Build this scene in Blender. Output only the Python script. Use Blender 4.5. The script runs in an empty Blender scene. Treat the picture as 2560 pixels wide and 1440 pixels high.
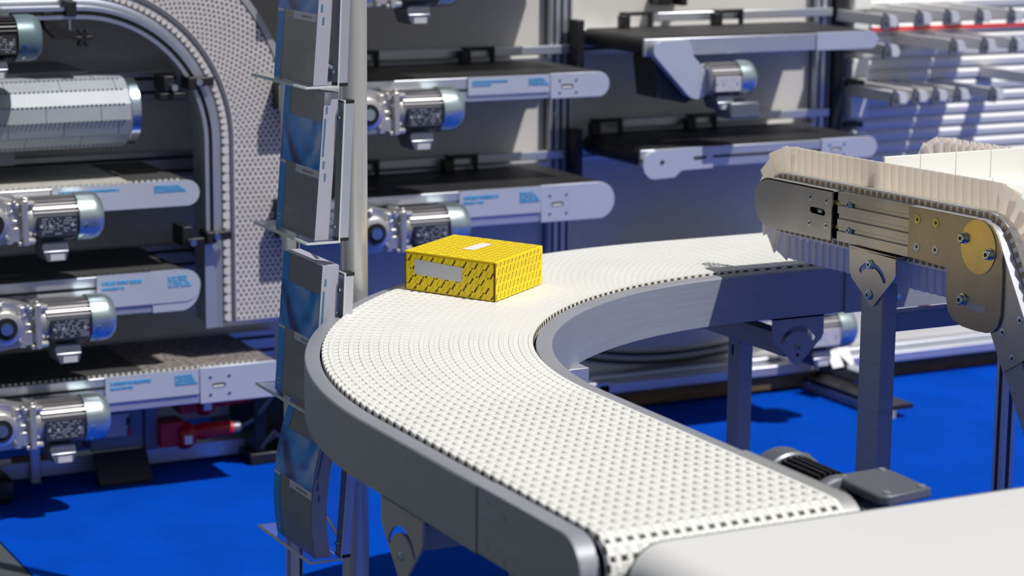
import bpy, math, random
from mathutils import Vector, Matrix
from mathutils.geometry import tessellate_polygon
random.seed(7)
S = bpy.context.scene
COL = S.collection
PI = math.pi
sin, cos = math.sin, math.cos

# ------------------------------------------------------------------ helpers
class MB:
    def __init__(s): s.v = []; s.f = []; s.m = []
    def add(s, vs, fs, m=0):
        o = len(s.v); s.v += [tuple(v) for v in vs]
        for f in fs: s.f.append([i + o for i in f]); s.m.append(m)
        return s
    def box(s, x0, x1, y0, y1, z0, z1, m=0):
        return s.add([(x, y, z) for x in (x0, x1) for y in (y0, y1) for z in (z0, z1)],
                     [(0,1,3,2),(4,6,7,5),(0,4,5,1),(2,3,7,6),(0,2,6,4),(1,5,7,3)], m)
    def obox(s, c, ax, ay, az, m=0):
        c = Vector(c); ax, ay, az = Vector(ax), Vector(ay), Vector(az)
        return s.add([c + ax*i + ay*j + az*k for i in (-1,1) for j in (-1,1) for k in (-1,1)],
                     [(0,1,3,2),(4,6,7,5),(0,4,5,1),(2,3,7,6),(0,2,6,4),(1,5,7,3)], m)
    def prism(s, poly, plane, a0, a1, m=0, holes=()):
        def P(p, a):
            return {'yz': (a, p[0], p[1]), 'xz': (p[0], a, p[1]), 'xy': (p[0], p[1], a)}[plane]
        loops = [list(poly)] + [list(h) for h in holes]
        flat = [p for l in loops for p in l]
        tri = tessellate_polygon([[Vector((p[0], p[1], 0)) for p in l] for l in loops]) if (holes or len(poly) > 4) else None
        n = len(flat)
        vs = [P(p, a0) for p in flat] + [P(p, a1) for p in flat]
        fs = []
        if tri:
            fs += [tuple(t) for t in tri] + [tuple(i + n for i in reversed(t)) for t in tri]
        else:
            fs += [tuple(range(n)), tuple(range(2*n-1, n-1, -1))]
        o = 0
        for l in loops:
            k = len(l)
            for i in range(k):
                j = (i + 1) % k
                fs.append((o+i, o+j, o+j+n, o+i+n))
            o += k
        return s.add(vs, fs, m)
    def lathe(s, prof, org, axis, n=24, m=0):
        a = Vector(axis).normalized()
        t = Vector((0,0,1)) if abs(a.z) < .9 else Vector((1,0,0))
        u = a.cross(t).normalized(); w = a.cross(u)
        o = Vector(org); vs = []
        for r, d in prof:
            for i in range(n):
                q = 2*PI*i/n
                vs.append(o + a*d + u*(r*cos(q)) + w*(r*sin(q)))
        fs = []
        for k in range(len(prof)-1):
            for i in range(n):
                j = (i+1) % n
                fs.append((k*n+i, k*n+j, (k+1)*n+j, (k+1)*n+i))
        fs.append(tuple(range(n-1, -1, -1))); e = (len(prof)-1)*n
        fs.append(tuple(range(e, e+n)))
        return s.add(vs, fs, m)
    def cyl(s, a, b, r, n=16, m=0):
        a, b = Vector(a), Vector(b)
        return s.lathe([(r, 0), (r, (b-a).length)], a, b-a, n, m)
    def tube(s, pts, r, n=8, m=0):
        pts = [Vector(p) for p in pts]; vs = []; up = None
        for i, p in enumerate(pts):
            d = (pts[min(i+1, len(pts)-1)] - pts[max(i-1, 0)]).normalized()
            if up is None: up = Vector((0,0,1)) if abs(d.z) < .9 else Vector((1,0,0))
            u = d.cross(up).normalized(); w = d.cross(u).normalized(); up = -w if False else up
            for k in range(n):
                q = 2*PI*k/n; vs.append(p + u*(r*cos(q)) + w*(r*sin(q)))
        fs = [(i*n+k, i*n+(k+1) % n, (i+1)*n+(k+1) % n, (i+1)*n+k) for i in range(len(pts)-1) for k in range(n)]
        fs += [tuple(range(n-1, -1, -1)), tuple(range((len(pts)-1)*n, len(pts)*n))]
        return s.add(vs, fs, m)
    def sweep(s, stations, sect, m=0, closed=True):
        """stations: list of functions (a,b)->xyz ; sect: list of (a,b) in order"""
        n = len(sect); vs = [f(a, b) for f in stations for a, b in sect]
        rng = n if closed else n-1
        fs = [(i*n+k, (i+1)*n+k, (i+1)*n+(k+1) % n, i*n+(k+1) % n) for i in range(len(stations)-1) for k in range(rng)]
        if closed:
            fs += [tuple(range(n)), tuple(range(len(stations)*n-1, (len(stations)-1)*n-1, -1))]
        return s.add(vs, fs, m)
    def split(s, thr):
        """separate pieces: islands whose centres lie closer than thr stay together"""
        par = list(range(len(s.v)))
        def fd(i):
            while par[i] != i: par[i] = par[par[i]]; i = par[i]
            return i
        for f in s.f:
            for i in f[1:]: par[fd(i)] = fd(f[0])
        isl = {}
        for i in range(len(s.v)): isl.setdefault(fd(i), []).append(i)
        groups = []
        for r, ix in isl.items():
            c = sum((Vector(s.v[i]) for i in ix), Vector())/len(ix)
            for g in groups:
                if (g[0]-c).length < thr: g[1].add(r); break
            else: groups.append([c, {r}])
        out = []
        for c, rs in groups:
            n = MB(); mp = {}
            for i in range(len(s.v)):
                if fd(i) in rs: mp[i] = len(n.v); n.v.append(s.v[i])
            for f, m in zip(s.f, s.m):
                if fd(f[0]) in rs: n.f.append([mp[i] for i in f]); n.m.append(m)
            out.append(n)
        return out
    def build(s, name, mats, parent=None, bevel=0, smooth=35, label=None, org=None):
        if name in EACH:
            ps = s.split(EACH[name])
            if len(ps) > 1:
                for q in ps: o = q._build(name, mats, parent, bevel, smooth, label, org)
                return o
        return s._build(name, mats, parent, bevel, smooth, label, org)
    def _build(s, name, mats, parent=None, bevel=0, smooth=35, label=None, org=None):
        me = bpy.data.meshes.new(name)
        if parent is not None and org is None:
            r = parent
            off = Vector((0,0,0))
            while r is not None: off += r.location; r = r.parent
        else: off = Vector(org) if org else Vector((0,0,0))
        me.from_pydata([(x-off.x, y-off.y, z-off.z) for x, y, z in s.v], [], s.f)
        if not isinstance(mats, (list, tuple)): mats = [mats]
        for q in mats: me.materials.append(q)
        me.polygons.foreach_set('material_index', s.m)
        import bmesh
        b = bmesh.new(); b.from_mesh(me); bmesh.ops.recalc_face_normals(b, faces=b.faces); b.to_mesh(me); b.free()
        if smooth:
            me.polygons.foreach_set('use_smooth', [True]*len(me.polygons))
            me.set_sharp_from_angle(angle=math.radians(smooth))
        me.update()
        o = bpy.data.objects.new(name, me); COL.objects.link(o)
        if parent is not None: o.parent = parent
        else: o.location = off
        if bevel:
            q = o.modifiers.new('edge', 'BEVEL'); q.width = bevel; q.segments = 2
            q.limit_method = 'ANGLE'; q.angle_limit = math.radians(40); q.harden_normals = False
        if label: o['label'] = label
        return o

EACH = {'screw': .012, 'bolt': .018, 'clamp_bolt': .012, 'lid_screw': .008, 'return_roller': .01, 'end_cap': .02, 'slide_pin': .01, 'belt_link_': .01}
def thing(name, label, cat, loc=(0,0,0), group=None):
    o = bpy.data.objects.new(name, None); COL.objects.link(o); o.location = loc
    o.empty_display_size = .05
    o['label'] = label; o['category'] = cat
    if group: o['group'] = group
    return o
def tag(o, label, cat, group=None):
    o['label'] = label; o['category'] = cat
    if group: o['group'] = group
    return o
def struct(o):
    o['kind'] = 'structure'; return o
def copy_tree(o, parent=None):
    c = o.copy(); COL.objects.link(c); c.parent = parent
    for ch in list(o.children): copy_tree(ch, c)
    return c

# ------------------------------------------------------------------ materials
def mat(name, col, rough=.5, metal=0., noise=0., nscale=20., bump=0., bscale=200., aniso=None, spec=.5, coat=0, trans=0, sss=0):
    m = bpy.data.materials.new(name); m.use_nodes = True
    nt = m.node_tree; b = nt.nodes['Principled BSDF']
    b.inputs['Base Color'].default_value = (*col, 1); b.inputs['Roughness'].default_value = rough
    b.inputs['Metallic'].default_value = metal; b.inputs['Specular IOR Level'].default_value = spec
    if coat: b.inputs['Coat Weight'].default_value = coat
    if trans: b.inputs['Transmission Weight'].default_value = trans
    tc = nt.nodes.new('ShaderNodeTexCoord')
    mp = nt.nodes.new('ShaderNodeMapping')
    nt.links.new(tc.outputs['Object'], mp.inputs['Vector'])
    if aniso: mp.inputs['Scale'].default_value = aniso
    if noise:
        n = nt.nodes.new('ShaderNodeTexNoise'); n.inputs['Scale'].default_value = nscale; n.inputs['Detail'].default_value = 6
        nt.links.new(mp.outputs['Vector'], n.inputs['Vector'])
        r = nt.nodes.new('ShaderNodeMapRange'); r.inputs['From Min'].default_value = .3; r.inputs['From Max'].default_value = .7
        r.inputs['To Min'].default_value = 1-noise; r.inputs['To Max'].default_value = 1+noise
        nt.links.new(n.outputs['Fac'], r.inputs['Value'])
        x = nt.nodes.new('ShaderNodeVectorMath'); x.operation = 'SCALE'
        x.inputs[0].default_value = col; nt.links.new(r.outputs['Result'], x.inputs['Scale'])
        nt.links.new(x.outputs['Vector'], b.inputs['Base Color'])
    if bump:
        n2 = nt.nodes.new('ShaderNodeTexNoise'); n2.inputs['Scale'].default_value = bscale; n2.inputs['Detail'].default_value = 3
        nt.links.new(mp.outputs['Vector'], n2.inputs['Vector'])
        bp = nt.nodes.new('ShaderNodeBump'); bp.inputs['Strength'].default_value = bump; bp.inputs['Distance'].default_value = .002
        nt.links.new(n2.outputs['Fac'], bp.inputs['Height']); nt.links.new(bp.outputs['Normal'], b.inputs['Normal'])
    return m
M = {}
M['belt_white'] = mat('modular_belt_white', (.80,.80,.77), .45, noise=.03, nscale=8)
M['belt_gap_shade'] = mat('belt_gap_shade', (.07,.065,.06), .8)  # base under the white links, darkened to paint shade into the gaps
M['belt_hole'] = mat('belt_hole_brown', (.10,.07,.035), .7)
M['steel'] = mat('brushed_steel', (.33,.345,.38), .45, .22, noise=.06, nscale=6, aniso=(1,1,30))
M['steel_rim'] = mat('satin_steel_rim', (.40,.405,.41), .45, .35, noise=.04, nscale=10)
M['steel_warm'] = mat('ground_steel', (.46,.44,.41), .33, .9, noise=.10, nscale=9)
M['alu'] = mat('anodised_aluminium', (.62,.64,.70), .38, .75, noise=.03, nscale=14)
M['alu_white'] = mat('silver_cover', (.56,.59,.68), .42, .35, noise=.03, nscale=10)
M['alu_cast'] = mat('cast_aluminium', (.72,.70,.68), .3, .8, noise=.12, nscale=40, bump=.2, bscale=150)
M['groove'] = mat('dark_groove', (.03,.035,.045), .6)
M['steel_yellow_reflect'] = mat('ground_steel_yellow_reflection', (.33,.29,.22), .34, .85, noise=.12, nscale=9)  # ground steel with a warm yellow reflection painted into its base colour
M['roller_slat'] = mat('grey_hinged_slat', (.36,.39,.42), .5, .1, noise=.05, nscale=12)
M['yellow_zinc'] = mat('bright_yellow_zinc', (.95,.72,.12), .4, .35)
M['pale_zinc'] = mat('pale_yellow_zinc', (.85,.84,.60), .4, .35)
M['tan_link'] = mat('tan_belt_link', (.36,.24,.12), .6)
M['index_blue'] = mat('index_mark_blue', (.06,.17,.33), .6)
M['chrome'] = mat('zinc_screw', (.55,.66,.72), .22, .95)
M['brass'] = mat('yellow_zinc', (.55,.42,.17), .3, .95, noise=.12, nscale=15)
M['black'] = mat('black_plastic', (.012,.012,.014), .45)
M['black_rubber'] = mat('black_belt', (.020,.019,.020), .55, noise=.15, nscale=30, bump=.1)
M['dark_belt'] = mat('dark_modular_belt', (.055,.055,.055), .6, bump=.6, bscale=160)
M['grey_belt'] = mat('grey_modular_belt', (.46,.46,.42), .6, noise=.25, nscale=150, bump=.4, bscale=160)
M['mesh_belt'] = mat('speckled_belt', (.20,.18,.17), .6, noise=.75, nscale=70, bump=.5)
M['fan_cover'] = mat('silver_green_fan_cover', (.52,.62,.64), .30, .85, noise=.05, nscale=30)
M['teal_cover'] = mat('dull_teal_fan_cover', (.13,.20,.22), .4, .3)
M['fins'] = mat('motor_fins', (.50,.49,.50), .3, .8)
M['fins_dark'] = mat('dark_motor_fins', (.05,.05,.055), .4, .4)
M['grey_paint'] = mat('grey_painted_metal', (.17,.18,.21), .4, .4)
M['plate_print'] = mat('name_plate', (.05,.055,.08), .3, .3)
M['plate_marks'] = mat('name_plate_marks', (.35,.37,.42), .4)
M['label_grey'] = mat('grey_label', (.55,.54,.58), .5)
M['blue_ink'] = mat('light_blue_ink', (.10,.42,.75), .5)
M['cream'] = None
M['white_plastic'] = mat('white_plastic', (.80,.80,.76), .4)
M['front_belt'] = mat('smooth_white_belt', (.76,.76,.755), .35, noise=.02, nscale=3)
M['belt_edge'] = mat('grey_green_belt_edge', (.16,.19,.19), .5)
M['yellow'] = mat('yellow_cardboard', (1.0,.74,.0), .5, noise=.04, nscale=60, bump=.15, bscale=120)
M['ink'] = mat('brown_black_ink', (.07,.05,.012), .6)
M['kraft'] = mat('cardboard_edge', (.18,.07,.03), .8)
M['tape_grey'] = mat('grey_address_label', (.62,.63,.66), .6, noise=.05, nscale=200)
M['tape_white'] = mat('white_label', (.85,.84,.82), .5)
M['carpet'] = mat('blue_carpet', (.0005,.060,.47), .95, noise=.10, nscale=5, bump=.5, bscale=400, spec=.03)
M['concrete'] = mat('grey_floor', (.055,.07,.085), .9, noise=.2, nscale=80)
M['wall'] = mat('light_grey_panel', (.66,.64,.61), .6, 0, noise=.03, nscale=4)
M['wall_dark'] = mat('grey_panel', (.74,.72,.70), .6, 0, noise=.05, nscale=4)
M['slat'] = mat('silver_slat', (.72,.715,.71), .45, .15)
M['wood'] = mat('brown_wood', (.13,.08,.035), .8, noise=.35, nscale=12, aniso=(1,8,8))
M['red'] = mat('red_plastic', (.55,.012,.02), .35)
M['red_stripe'] = mat('red_stripe', (.75,.06,.05), .5)
M['blue_grey'] = mat('blue_grey_box', (.16,.20,.28), .5)
M['cable'] = mat('grey_cable', (.12,.14,.17), .5)
M['paper'] = mat('page_edges', (.38,.38,.47), .7, noise=.10, nscale=120, aniso=(40,1,.2))
M['cover_grey'] = mat('cover_dark_grey', (.16,.175,.195), .3, coat=.15)
M['cover_band'] = mat('cover_light_band', (.50,.53,.66), .3)
M['cover_blue'] = mat('cover_blue', (.0,.26,.75), .3, spec=.25)
M['pole'] = mat('satin_aluminium_tube', (.62,.62,.61), .30, .55)
M['perforated'] = mat('light_grey_belt', (.62,.58,.58), .5, noise=.04, nscale=20)
M['perf_hole'] = mat('green_grey_hole', (.09,.10,.085), .8)

def picture():
    m = bpy.data.materials.new('cover_picture'); m.use_nodes = True
    nt = m.node_tree; b = nt.nodes['Principled BSDF']; b.inputs['Roughness'].default_value = .2
    b.inputs['Specular IOR Level'].default_value = .25
    tc = nt.nodes.new('ShaderNodeTexCoord'); n = nt.nodes.new('ShaderNodeTexNoise')
    n.inputs['Scale'].default_value = 9; n.inputs['Detail'].default_value = 1.5; n.inputs['Distortion'].default_value = .8
    nt.links.new(tc.outputs['Object'], n.inputs['Vector'])
    r = nt.nodes.new('ShaderNodeValToRGB'); e = r.color_ramp.elements
    e[0].position = .32; e[0].color = (.001,.02,.20,1); e[1].position = .70; e[1].color = (.34,.48,.74,1)
    q = e.new(.50); q.color = (.0,.25,.78,1)
    nt.links.new(n.outputs['Fac'], r.inputs['Fac']); nt.links.new(r.outputs['Color'], b.inputs['Base Color'])
    return m
M['picture'] = picture()
def cream():
    m = bpy.data.materials.new('cream_plastic'); m.use_nodes = True
    nt = m.node_tree; b = nt.nodes['Principled BSDF']; b.inputs['Roughness'].default_value = .45
    b.inputs['Base Color'].default_value = (.95,.92,.88,1)
    t = nt.nodes.new('ShaderNodeBsdfTranslucent'); t.inputs['Color'].default_value = (1,.95,.88,1)
    x = nt.nodes.new('ShaderNodeMixShader'); x.inputs[0].default_value = .72
    nt.links.new(b.outputs[0], x.inputs[1]); nt.links.new(t.outputs[0], x.inputs[2])
    nt.links.new(x.outputs[0], nt.nodes['Material Output'].inputs['Surface'])
    n = nt.nodes.new('ShaderNodeTexNoise'); n.inputs['Scale'].default_value = 90
    bp = nt.nodes.new('ShaderNodeBump'); bp.inputs['Strength'].default_value = .15; bp.inputs['Distance'].default_value = .002
    nt.links.new(n.outputs['Fac'], bp.inputs['Height']); nt.links.new(bp.outputs['Normal'], b.inputs['Normal'])
    return m
M['cream'] = cream()
def acrylic():
    m = bpy.data.materials.new('clear_acrylic'); m.use_nodes = True
    nt = m.node_tree; b = nt.nodes['Principled BSDF']
    b.inputs['Base Color'].default_value = (.97,.99,1,1); b.inputs['Roughness'].default_value = .04
    b.inputs['Transmission Weight'].default_value = 1; b.inputs['IOR'].default_value = 1.3
    return m
M['acrylic'] = acrylic()
def edge():
    m = bpy.data.materials.new('acrylic_polished_edge'); m.use_nodes = True
    nt = m.node_tree; b = nt.nodes['Principled BSDF']; b.inputs['Roughness'].default_value = .25; b.inputs['Base Color'].default_value = (.92,.96,.96,1)
    t = nt.nodes.new('ShaderNodeBsdfTranslucent'); t.inputs['Color'].default_value = (.95,1,1,1)
    x = nt.nodes.new('ShaderNodeMixShader'); x.inputs[0].default_value = .6
    nt.links.new(b.outputs[0], x.inputs[1]); nt.links.new(t.outputs[0], x.inputs[2]); nt.links.new(x.outputs[0], nt.nodes['Material Output'].inputs['Surface'])
    return m
M['acrylic_edge'] = edge()

# ------------------------------------------------------------------ camera
F = 5733.97; PITCH, ROLL, YAW = .19013, .00817, .47253
cam_d = bpy.data.cameras.new('camera'); cam = bpy.data.objects.new('camera', cam_d); COL.objects.link(cam); S.camera = cam
fw = Vector((sin(YAW)*cos(PITCH), cos(YAW)*cos(PITCH), -sin(PITCH)))
r0 = Vector((cos(YAW), -sin(YAW), 0)); u0 = r0.cross(fw)
rr = r0*cos(ROLL) + u0*sin(ROLL); uu = -r0*sin(ROLL) + u0*cos(ROLL)
mw = Matrix(((rr.x, uu.x, -fw.x, -2.79535), (rr.y, uu.y, -fw.y, -3.42091), (rr.z, uu.z, -fw.z, 1.78471), (0,0,0,1)))
cam.matrix_world = mw
cam_d.sensor_width = 36; cam_d.lens = F/2560*36; cam_d.clip_end = 200
cam_d.dof.use_dof = True; cam_d.dof.focus_distance = 4.55; cam_d.dof.aperture_fstop = 3.9

# ------------------------------------------------------------------ light
SUNV = Vector((-.33, .54, -1.)).normalized()
sl = bpy.data.lights.new('sun', 'SUN'); sl.energy = 3.7; sl.angle = math.radians(.55); sl.color = (1, .97, .93)
so = bpy.data.objects.new('sun', sl); COL.objects.link(so); so.rotation_euler = SUNV.to_track_quat('-Z', 'Y').to_euler(); so.location = (3, -3, 6)
w = bpy.data.worlds.new('sky'); S.world = w; w.use_nodes = True
nt = w.node_tree; bg = nt.nodes['Background']
sky = nt.nodes.new('ShaderNodeTexSky'); sky.sky_type = 'NISHITA'; sky.sun_disc = False
sky.sun_elevation = math.radians(59); sky.sun_rotation = math.atan2(.33, -.5)
sky.air_density = 1.0; sky.dust_density = 2.0; sky.ozone_density = 1.0
hs = nt.nodes.new('ShaderNodeHueSaturation'); hs.inputs['Saturation'].default_value = .45
nt.links.new(sky.outputs[0], hs.inputs['Color']); nt.links.new(hs.outputs[0], bg.inputs['Color']); bg.inputs['Strength'].default_value = .052
S.view_settings.view_transform = 'Standard'; S.view_settings.look = 'None'; S.view_settings.gamma = 1; S.view_settings.exposure = 0.0
S.view_settings.use_curve_mapping = False

# ------------------------------------------------------------------ setting
b = MB(); b.box(-1.367, 7, -3.2, 3.6, -.05, 0); struct(b.build('floor', M['carpet'], smooth=0))
b = MB(); b.box(-30, 30, -30, 40, -.2, -.052); b.box(-30, -1.369, -30, 40, -.06, -.004); struct(b.build('ground', M['concrete'], smooth=0))
WY = 2.93
b = MB(); b.box(-3.4, -.45, WY, WY+.03, .10, 1.9); struct(b.build('wall_left', M['wall_dark'], smooth=0))
b = MB(); b.box(-.449, .56, WY, WY+.03, .10, 1.9); b.box(.64, 1.555, WY, WY+.03, .10, 1.9)
struct(b.build('wall_back', M['wall'], smooth=0))
# slatted wall on the right
b = MB(); b.box(1.66, 4.2, WY+.012, WY+.03, .10, 1.9)
z = .12
while z < 1.88:
    b.prism([(WY+.012, z), (WY-.002, z+.006), (WY-.004, z+.024), (WY+.004, z+.034), (WY+.012, z+.036)], 'yz', 1.68, 4.2); z += .0405
struct(b.build('wall_right', M['slat'], smooth=0))
b = MB(); b.box(1.68, 4.2, WY-.008, WY-.003, 1.183, 1.197); struct(b.build('trim_1', M['red_stripe'], smooth=0))

def grooved_post(name, x0, x1, y0, y1, z0, z1, label, n=2, group=None):
    t = thing(name, label, 'post', ((x0+x1)/2, (y0+y1)/2, z0), group)
    mb = MB(); mb.box(x0, x1, y0, y1, z0, z1); w = (x1-x0)/n
    mb.build('profile', M['alu'], t, bevel=.0015)
    g = MB()
    for i in range(n):
        c = x0 + w*(i+.5); g.box(c-.005, c+.005, y0-.0012, y0+.002, z0, z1)
    c = (y0+y1)/2; g.box(x0-.0012, x0+.002, c-.005, c+.005, z0, z1)
    g.build('groove', M['groove'], t, smooth=0)
    return t
grooved_post('aluminium_post', .560, .636, 2.892, WY+.03, 0, 1.9, 'grooved aluminium wall post between the middle and the right display bay', 3)
grooved_post('aluminium_post', 1.556, 1.612, 2.892, WY+.03, 0, 1.9, 'grooved aluminium wall post at the right end of the right display bay', 2)
t = thing('black_post', 'tall black post between the grooved aluminium post and the slatted wall', 'post', (1.635, 2.9, 0))
b = MB(); b.box(1.614, 1.652, 2.87, 2.95, 0, 1.9); b.build('profile', M['black'], t, bevel=.002)
t = thing('hinge_strip', 'white clamp strip with dark clips along the left edge of the slatted wall', 'clamp strip', (1.70, 2.87, .8))
b = MB(); b.box(1.655, 1.675, 2.88, 2.90, .75, 1.6); b.build('backing', M['grey_paint'], t)
for z0, z1 in ((1.262, 1.36), (1.155, 1.235), (1.035, 1.10), (.905, 1.0), (.80, .86)):
    b = MB(); b.box(1.672, 1.742, 2.85, 2.931, z0, z1); b.build('clamp_block', M['white_plastic'], t, bevel=.004)
for z0 in (1.243, 1.12, 1.01, .87):
    b = MB(); b.box(1.665, 1.735, 2.865, 2.925, z0, z0+.018); b.build('clip', M['black'], t)

# bar samples sticking out of the slatted wall
PROTO = None
SAMPLES = [(1.633,1.245,'first'),(1.767,1.251,''),(1.88,1.252,''),(2.01,1.251,''),(2.142,1.25,''),
           (1.645,1.149,''),(1.909,1.156,''),(2.035,1.156,''),(2.157,1.154,''),
           (1.684,.995,''),(1.764,.998,''),(1.845,.997,''),(1.934,.997,''),(2.08,.992,''),(2.28,1.03,'')]
def make_sample():
    t = thing('guide_bar_sample', 'x', 'guide bar', (0, 0, 0))
    b = MB(); b.prism([(-.018,-.016),(.042,-.022),(.050,-.006),(.038,.016),(-.014,.020)], 'xz', 0, .312); b.build('bar', M['slat'], t, bevel=.0015)
    c = MB(); c.prism([(-.020,-.026),(.006,-.030),(.014,-.012),(.008,.016),(-.010,.026),(-.016,.006)], 'xz', -.006, .004)
    c.cyl((.0,-.010,-.004), (0,-.004,-.004), .006, 10); c.build('end_cap', M['grey_paint'], t)
    return t
rows = {'r0': 'of the top row above red stripe', 'r1': 'of the row just below the red stripe', 'r2': 'of the lower row on the slatted wall'}
order = ['leftmost', 'second from left', 'third from left', 'fourth from left', 'fifth from left', 'sixth from left']
proto = make_sample(); cnt = {}
for i, (x, z, _) in enumerate(SAMPLES):
    o = proto if i == 0 else copy_tree(proto)
    k = 'r0' if z > 1.2 else ('r1' if z > 1.1 else 'r2')
    cnt[k] = cnt.get(k, -1) + 1
    o.location = (x, 2.62, z)
    o['label'] = 'guide bar with dark end, %s %s' % (order[cnt[k]], rows[k])
    o['group'] = 'guide bar samples on the slatted wall'

# wall base: plinth frames, pallet wood
for nm, x0, x1, lab in (('l', -3.4, -.46, 'left'), ('c', .70, 4.2, 'right')):
    t = thing('plinth_rail', 'silver floor rail along the foot of the %s display wall' % lab, 'rail', ((x0+x1)/2, 2.82, 0))
    b = MB(); b.box(x0, x1, 2.80, 2.86, .065 if nm == 'c' else .012, .098 if nm == 'c' else .06); b.build('profile', M['alu'], t, bevel=.003)
    if nm == 'c':
        b = MB(); b.box(x0, x1, 2.86, 2.93, .098, .112); b.build('sill', M['alu'], t, bevel=.003)
t = thing('wooden_pallet_beam', 'rough brown wooden beam lying under the middle display wall', 'beam', (1.1, 2.86, 0))
b = MB(); b.box(.76, 1.55, 2.82, 2.92, .012, .062); b.build('beam', M['wood'], t, bevel=.002)
t = thing('wooden_pallet_beam', 'rough brown wooden beam under the slatted wall at the right', 'beam', (2.5, 2.9, 0))
b = MB(); b.box(1.72, 4.2, 2.86, 2.95, .0, .062); b.build('beam', M['wood'], t, bevel=.002)
t = thing('plinth_side_rail', 'dark side rail of the plinth running back behind the curved conveyor', 'rail', (.72, 3.0, 0))
b = MB(); b.box(.66, .74, 2.80, 3.5, .06, .105); b.build('profile', M['alu'], t, bevel=.002)
b = MB(); b.box(.67, .755, 2.81, 3.4, 0, .06); b.build('underside', M['black'], t)

def mounting_beam(x0, x1, zc, label, h=.08, y0=2.885, ext=0):
    t = thing('mounting_beam', label, 'beam', ((x0+x1)/2, y0+.02, zc-h/2))
    b = MB(); b.box(x0, x1, y0, WY, zc-h/2, zc+h/2); b.build('profile', M['alu'], t, bevel=.002)
    g = MB()
    for k in (-.25, .25): g.box(x0, x1, y0-.001, y0+.003, zc+k*h-.005, zc+k*h+.005)
    g.build('groove', M['groove'], t, smooth=0)
mounting_beam(-2.6, -.66, 1.105, 'grooved mounting beam on the left wall behind the faceted roller')
mounting_beam(-2.6, -.60, .875, 'grooved mounting beam on the left wall behind the short two-tone belt conveyor')
mounting_beam(-2.6, -.60, .60, 'grooved mounting beam on the left wall behind the lower grey belt conveyor')
mounting_beam(-2.6, -.37, .32, 'grooved mounting beam on the left wall behind the lowest conveyor')
mounting_beam(-.44, .56, 1.10, 'grooved mounting beam behind the upper conveyor of the middle bay')
mounting_beam(-.44, .56, .775, 'grooved mounting beam behind the lower conveyor of the middle bay')
mounting_beam(.64, 1.556, 1.185, 'grooved mounting beam behind the upper conveyor of the right bay')
mounting_beam(.64, 1.556, .85, 'grooved mounting beam behind the lower conveyor of the right bay')
for zz, nm in ((1.20, 'upper'), (.86, 'lower')):
    t = thing('black_clamp_bar', 'upright black clamp bar beside the middle post at the %s right-bay beam' % nm, 'clamp', (.645, 2.85, zz-.08))
    b = MB(); b.box(.612, .640, 2.82, 2.87, zz-.10, zz+.06); b.build('bar', M['black'], t, bevel=.003)

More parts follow.
